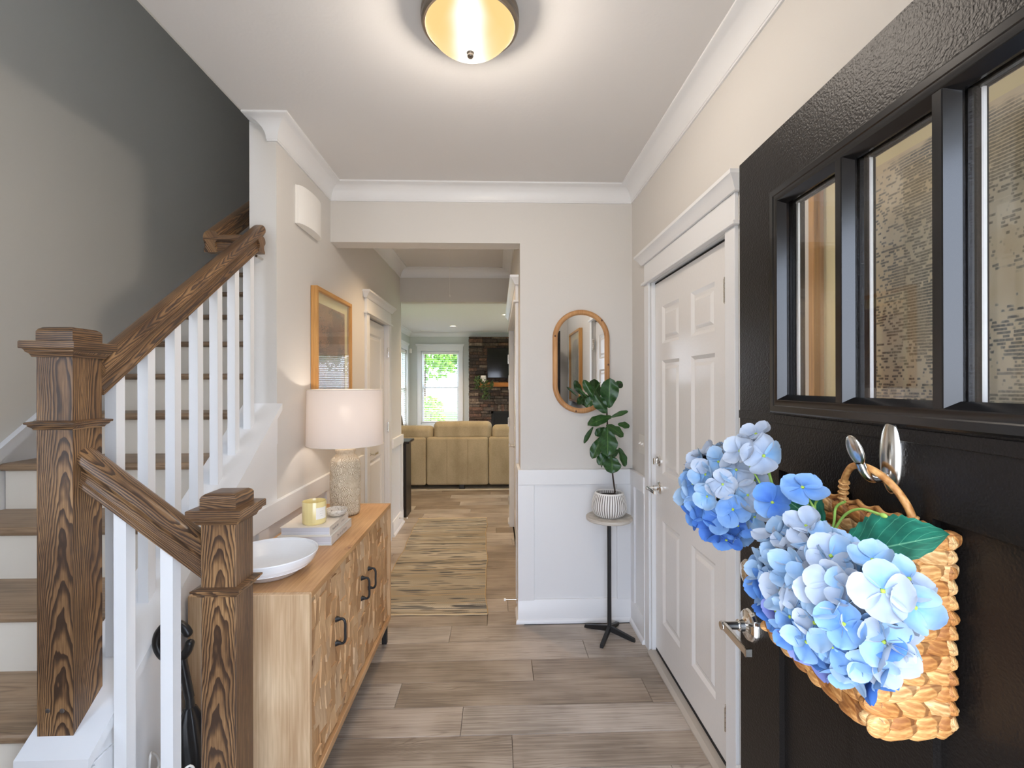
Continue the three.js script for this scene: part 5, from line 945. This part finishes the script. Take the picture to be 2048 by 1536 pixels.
  blind('open white slatted blind on the far window left of the fireplace', 'x', ZF - 0.035, -1.82, -0.9, 0.62, 0.1);
  blind('open white slatted blind on the far window right of the fireplace', 'x', ZF - 0.035, 1.5, 2.42, 0.62, 0.85);
  blind('white slatted blind on the living room side window near the corner', 'z', LX0 - 0.035, -11.02, -10.1, 0.62, 0.5);
}
{ // fireplace of stacked stones
  const F0 = -0.667, F1 = 1.27, ZS = ZF + 0.16, top = 2.625, cx = (F0 + F1) / 2;
  const f = thing('stone_fireplace', 'dark stacked-stone fireplace wall with a black firebox on the far living room wall', 'fireplace', [cx, 0, ZS]);
  put('core', [box(F0 + 0.02 - cx, F1 - 0.02 - cx, 0.9, top, -0.16, -0.01), box(F0 + 0.02 - cx, -0.13 - cx, 0, 0.9, -0.16, -0.01), box(0.73 - cx, F1 - 0.02 - cx, 0, 0.9, -0.16, -0.01)], mat('mortar_core', [0.03, 0.025, 0.022], 0.95), f);
  const stoneTex = texture(256, 256, (u, v) => { const n = fbm(u * 10, v * 10, 10, 10, 4), m = fbm(u * 40, v * 40, 40, 40, 2); const k = n * 0.7 + m * 0.5; return [150 * k + 60, 150 * k + 58, 150 * k + 56]; }, true, 0.4, 0.4);
  const sm = ['#8f6f5b', '#7a675b', '#b3876f', '#655850', '#94806f', '#cdb49c', '#7d6860'].map((c, i) => mat('ledge_stone_' + i, c, 0.85, { map: stoneTex, bumpMap: stoneTex, bumpScale: 0.004 }));
  let y = 0.02, count = 0;
  while (y < top - 0.03) {
    const h = Math.min(rr(0.055, 0.095), top - y); let x = F0;
    while (x < F1 - 0.02) {
      let w = Math.min(rr(0.16, 0.38), F1 - x); if (F1 - x - w < 0.06) w = F1 - x; const a = x, b = x + w; x += w;
      const fire = y < 0.84 && b > -0.14 && a < 0.74, soldier = y >= 0.79 && y < 0.99 && a > -0.16 && b < 0.76; if (soldier) continue;
      let aa = a, bb = b; if (fire) { if (a >= -0.13 && b <= 0.73) continue; if (a < -0.13) bb = Math.min(bb, -0.13); else aa = Math.max(aa, 0.73); if (bb - aa < 0.03) continue; }
      const g = jiggle(box(aa + 0.003 - cx, bb - 0.003 - cx, y + 0.003, y + h - 0.003, -0.02, rr(0.004, 0.04), 0.008, 'x', rnd(), rnd()), 0.004); put('stone', g, sm[Math.floor(rnd() * sm.length)], f); count++;
    }
    y += h;
  }
  for (let i = 0; i < 11; i++) { const w = 0.9 / 11, a = -0.15 + i * w; put('stone', jiggle(box(a + 0.003 - cx, a + w - 0.003 - cx, 0.86, 1.02, -0.02, rr(0.01, 0.035), 0.008), 0.004), sm[[2, 0, 5, 2, 4][i % 5]], f); }
  put('firebox', [box(-0.13 - cx, 0.73 - cx, 0.0, 0.86, -0.15, -0.12), box(-0.13 - cx, 0.73 - cx, 0.80, 0.86, -0.12, 0.0, 0.004), box(-0.13 - cx, -0.08 - cx, 0, 0.86, -0.12, 0.0, 0.004), box(0.68 - cx, 0.73 - cx, 0, 0.86, -0.12, 0.0, 0.004)], mat('black_firebox', [0.006, 0.006, 0.006], 0.4), f);
  const mt = thing('mantel_shelf', 'honey wood mantel beam on the stone fireplace under the television', 'mantel shelf', [0.3, 1.442, ZS]);
  put('beam', box(-0.72, 0.72, 0, 0.098, 0.0, 0.21, 0.006, 'x'), mat('honey_beam', '#e0a85e', 0.5, { map: paleTex }), mt);
  const tv = thing('television', 'black flat television on the stone fireplace above the mantel', 'television', [0.30, 1.64, ZS + 0.045]);
  put('bezel', box(-0.525, 0.525, 0, 0.712, 0, 0.045, 0.006), mat('tv_bezel', [0.008, 0.008, 0.009], 0.35), tv); put('screen', box(-0.512, 0.512, 0.018, 0.698, 0.044, 0.0465, 0.001), mat('tv_screen', [0.004, 0.004, 0.005], 0.08), tv);
  const vs = thing('vase', 'small white ceramic owl jar on the left end of the mantel', 'jar', [-0.315, 1.54, ZS + 0.11]);
  put('jar', lathe([[0, 0], [0.05, 0], [0.062, 0.02], [0.07, 0.08], [0.066, 0.13], [0.058, 0.165], [0.05, 0.165], [0.052, 0.13], [0, 0.12]], 28), mat('white_owl_glaze', '#f4f1ec', 0.3), vs);
  put('owl_eye', [-0.022, 0.022].map((x) => new THREE.SphereGeometry(0.009, 10, 8).translate(x - 0.01, 0.105, 0.064)), M.iron, vs);
  const potM = mat('olive_glass_pot', '#7d6a2e', 0.35), green = ['#3a4f20', '#2b401a', '#4d6029'].map((c, i) => mat('trailing_leaf_' + i, c, 0.6));
  const trail = (label, x, y, z, n, hang, w) => {
    const t = thing('trailing_plant', label, 'potted plant', [x, y, z]); put('pot', lathe([[0, 0], [0.04, 0], [0.05, 0.03], [0.052, 0.07], [0.046, 0.074], [0, 0.066]], 20), potM, t);
    const lg = new THREE.SphereGeometry(1, 6, 4).scale(0.011, 0.026, 0.003);
    for (let i = 0; i < n; i++) { const a = rnd() * 6.28, q = V(Math.cos(a) * rr(0.02, w), rr(-hang, 0.16), 0.04 + Math.abs(Math.sin(a)) * rr(0.02, 0.09)); const o = put('leaf', lg, green[i % 3], t); o.position.copy(q); o.rotation.set(rr(-0.9, 0.9), rr(-1, 1), rr(-1.4, 1.4)); o.scale.setScalar(rr(1.0, 1.7)); }
    const vines = []; for (let i = 0; i < 9; i++) { const a = i / 9 * 6.28; vines.push(tube([[0, 0.06, 0], [Math.cos(a) * w * 0.5, 0.1, 0.05], [Math.cos(a) * w * 0.8, -hang * 0.4, 0.09], [Math.cos(a) * w * 0.7, -hang, 0.08]], 0.0025, 12, 5)); } put('vine', vines, green[1], t);
  };
  trail('trailing green plant at the left end of the mantel beside the owl jar', -0.44, 1.54, ZS + 0.12, 60, 0.16, 0.1);
  trail('green plant in a round amber pot hooked on the mantel front', -0.27, 1.448, ZS + 0.262, 70, 0.30, 0.13);
  trail('smaller amber pot with a little plant hooked on the mantel front', -0.12, 1.45, ZS + 0.262, 12, 0.06, 0.03);
}
{ // sofa seen from behind
  const Z = -6.725, s = thing('sofa', 'large tan fabric sofa with plump back cushions seen from behind in the living room', 'sofa', [-0.5, 0, Z]);
  const fab = texture(512, 512, (u, v) => { const n = fbm(u * 7, v * 3, 7, 3, 4), r = noise(u * 120, v * 120, 120, 120); const k = clamp(0.2 + n * 0.75 + (r - 0.5) * 0.2); return mix3([170, 158, 132], [222, 210, 184], k); }, true, 1.0, 1.0);
  const fm = mat('tan_velour', '#ebe6dd', 0.92, { phys: true, map: fab, sheen: 0.4, sheenColor: new THREE.Color('#cdbf9e'), sheenRoughness: 0.5 });
  const soft = (x0, x1, y0, y1, z0, z1, r, puff = 0, sag = 0) => { const w = x1 - x0, h = y1 - y0, d = z1 - z0; let g = new RoundedBoxGeometry(w, h, d, 6, r); g = g.index ? g : g; const p = g.attributes.position; for (let i = 0; i < p.count; i++) { const X = p.getX(i) / (w / 2), Y = p.getY(i) / (h / 2), Zz = p.getZ(i) / (d / 2); p.setZ(i, p.getZ(i) * (1 + puff * (1 - X * X) * (1 - Y * Y))); p.setY(i, p.getY(i) + (Y > 0 ? sag * (Math.sin(X * 3 + x0 * 9) * 0.5 - X * X * 0.6) : 0) + 0.004 * Math.sin(X * 7 + Zz * 3)); } g.computeVertexNormals(); const uv = g.attributes.uv; for (let i = 0; i < uv.count; i++) uv.setXY(i, p.getX(i) + x0, p.getY(i) + y0); return g.translate((x0 + x1) / 2 + 0.5, (y0 + y1) / 2, (z0 + z1) / 2); };
  for (const [a, b] of [[-1.9, -1.007], [-1.001, -0.123], [-0.117, 0.76]]) put('back_panel', soft(a, b, 0.065, 0.748, -0.22, 0.0, 0.035, 0.04), fm, s);
  for (const x of [-0.71, -0.415]) put('seam', rod([x + 0.5, 0.08, 0.0045], [x + 0.5, 0.72, 0.0045], 0.003, 6), fm, s);
  for (const [a, b, t] of [[-1.9, -0.912, 0.93], [-0.905, -0.075, 0.965], [-0.068, 0.75, 0.925]]) put('back_cushion', soft(a, b, 0.70, t, -0.3, -0.02, 0.07, 0.12, 0.03), fm, s);
  for (const [a, b] of [[-1.9, -1.007], [-1.001, -0.123], [-0.117, 0.76]]) put('seat_cushion', soft(a, b, 0.28, 0.47, -0.98, -0.2, 0.05, 0.02), fm, s);
  put('seat_base', soft(-1.9, 0.76, 0.07, 0.29, -0.95, -0.18, 0.03), fm, s);
  put('chaise', soft(-2.0, -1.1, 0.07, 0.46, -2.3, -0.9, 0.05), fm, s);
  for (const x of [-1.85, -0.5, 0.7]) for (const z of [-0.9, -0.06]) put('foot', box(x + 0.46, x + 0.54, 0, 0.075, z - 0.04, z + 0.04, 0.004), M.iron, s);
  const pl = thing('throw_pillow', 'cream pillow with dark stripes standing at the left end of the sofa', 'pillow', [-1.66, 0.87, Z - 0.52]);
  const pt = texture(128, 16, (u) => { const k = smooth(0.35, 0.42, Math.abs(((u * 6) % 1) - 0.5)); return mix3([96, 82, 62], [236, 228, 210], k); });
  const pg = new THREE.SphereGeometry(1, 28, 20), pp = pg.attributes.position, pu = pg.attributes.uv; for (let i = 0; i < pp.count; i++) { const x = pp.getX(i), y = pp.getY(i), z = pp.getZ(i), sq = (v) => Math.sign(v) * Math.pow(Math.abs(v), 0.55); pp.setXYZ(i, sq(x) * 0.24, sq(y) * 0.24, z * 0.09); pu.setXY(i, sq(x) * 0.5 + 0.5, sq(y) * 0.5 + 0.5); } pg.computeVertexNormals(); pg.rotateX(-0.3).rotateY(0.5);
  put('cover', pg, mat('striped_pillow', '#ffffff', 0.9, { map: pt }), pl);
  const ar = thing('area_rug', 'pale area rug under the tan sofa in the living room', 'rug', [-0.3, 0, -8.3]);
  put('rug', box(-1.6, 2.4, 0.0005, 0.009, -1.55, 1.61, 0.003), mat('pale_rug_pile', '#cfc8bb', 0.95, { bumpMap: plaster, bumpScale: 0.004 }), ar);
  const ct = thing('console_table', 'dark wood console table end just past the left passage wall', 'console table', [-1.38, 0, -5.47]);
  const dk = mat('espresso_wood', '#33241b', 0.35, { map: oakTex });
  put('top', box(-0.42, 0.40, 0.835, 0.862, -0.17, 0.17, 0.006, 'x'), dk, ct); for (const [a, b] of [[-0.38, -0.34], [0.325, 0.365]]) put('end_panel', box(a, b, 0.0, 0.835, -0.15, 0.15, 0.003, 'y'), dk, ct); put('shelf', box(-0.34, 0.325, 0.2, 0.22, -0.14, 0.14, 0.002, 'x'), dk, ct); put('apron', box(-0.34, 0.325, 0.76, 0.835, -0.13, 0.13, 0.002, 'x'), dk, ct);
  const sn = thing('motion_sensor', 'small white alarm sensor in the living room corner by the window', 'sensor', [LX0 + 0.03, 2.30, ZF + 0.03]); put('body', box(-0.03, 0.03, -0.055, 0.055, -0.03, 0.03, 0.012), M.plastic, sn);
  const vt = thing('air_vent', 'small ceiling air vent near the far living room window', 'air vent', [-1.57, HC, -10.95]); put('frame', [box(-0.17, 0.17, -0.008, -0.001, -0.09, -0.07, 0.002), box(-0.17, 0.17, -0.008, -0.001, 0.07, 0.09, 0.002), box(-0.17, -0.15, -0.008, -0.001, -0.07, 0.07, 0.002), box(0.15, 0.17, -0.008, -0.001, -0.07, 0.07, 0.002)], M.plastic, vt); for (let i = 0; i < 6; i++) put('louver', box(-0.15, 0.15, -0.007, -0.0055, -0.062 + i * 0.023, -0.046 + i * 0.023), M.plastic, vt);
}
// ------------------------------------------------------------------ outdoors: front porch, back lawn, trees
{
  struct('porch_floor', box(-3, 3, -0.2, -0.02, -0.05, 2.6, 0.01), mat('porch_concrete', '#b9b4aa', 0.9, { bumpMap: plaster, bumpScale: 0.002 }));
  struct('unseen_driveway', box(-40, 40, -0.62, -0.55, 2.6, 40), mat('driveway_concrete', '#bdb8ae', 0.95));  // unseen pale ground, keeps daylight bounced into the hall neutral
  struct('lawn', [box(-40, 40, -0.8, -0.62, -60, 40)], mat('lawn_grass', '#869a5e', 0.95, { map: texture(256, 256, (u, v) => { const n = fbm(u * 40, v * 40, 40, 40, 3); return [150 + 90 * n, 160 + 90 * n, 130 + 80 * n]; }, true, 2, 2) }));
  struct('patio', box(-4.5, 5, -0.6, -0.35, -17.5, ZF - 0.16, 0.01), mat('patio_concrete', '#d4d0c8', 0.9));
  struct('path_back', box(-14, 14, -0.615, -0.6, -27, -21), mat('pale_gravel', '#cfcabd', 0.95));
  const leafG = new THREE.SphereGeometry(1, 5, 3).scale(0.09, 0.13, 0.02), lm = ['#7fae3c', '#5f9434', '#93bb52'].map((c, i) => mat('tree_leaf_' + i, c, 0.7)), bark = mat('tree_bark', '#5d4a3a', 0.9);
  const crown = (t, n, c, R, m, sc) => { const g = new THREE.InstancedMesh(leafG, m, n), M4 = new THREE.Matrix4(), Q = new THREE.Quaternion(), E = new THREE.Euler(); for (let i = 0; i < n; i++) { const d = V(rr(-1, 1), rr(-1, 1), rr(-1, 1)).normalize().multiplyScalar(Math.cbrt(rr(0.15, 1))); Q.setFromEuler(E.set(rnd() * 6, rnd() * 6, rnd() * 6)); const s = sc * rr(0.7, 1.3); M4.compose(V(c.x + d.x * R.x, c.y + d.y * R.y, c.z + d.z * R.z), Q, V(s, s, s)); g.setMatrixAt(i, M4); } g.name = 'foliage'; g.userData.kind = 'stuff'; g.castShadow = g.receiveShadow = true; t.add(g); };
  const tree = (label, x, z, h, r, m, n) => { const t = thing('tree', label, 'tree', [x, -0.62, z]); put('trunk', lathe([[0.16, 0], [0.13, 0.5], [0.1, h * 0.5], [0.03, h * 0.85]], 10), bark, t); crown(t, n, V(0, h * 0.66, 0), V(r, h * 0.36, r), lm[m], 1.5); };
  tree('bright green tree behind the left half of the far living room window', -4.6, -30, 7.5, 2.8, 0, 1500);
  tree('green tree behind the right half of the far living room window', -1.6, -33, 8.5, 3.0, 1, 1600);
  tree('pale green tree beyond the far window right of the fireplace', 3.6, -30, 8, 3.2, 2, 1500);
  tree('dark green tree beyond the far right window of the living room', 8, -34, 9, 3.6, 1, 1600);
  tree('green tree beyond the living room side window', -12, -16, 7, 3, 0, 1200);
  const bush = (label, x, z, r, h) => { const t = thing('bush', label, 'bush', [x, -0.6, z]); put('stem', [rod([0, 0, 0], [0.05, h * 0.6, 0], 0.02), rod([0, 0, 0], [-0.1, h * 0.5, 0.05], 0.016)], bark, t); crown(t, 260, V(0, h * 0.58, 0), V(r, h * 0.42, r), lm[0], 0.7); };
  bush('rounded bush just outside the far living room window', -2.35, -16.6, 0.55, 1.75);
  bush('low bush outside the window right of the fireplace', 3.2, -17.6, 0.6, 1.2);
}
renderer.render(scene, camera);
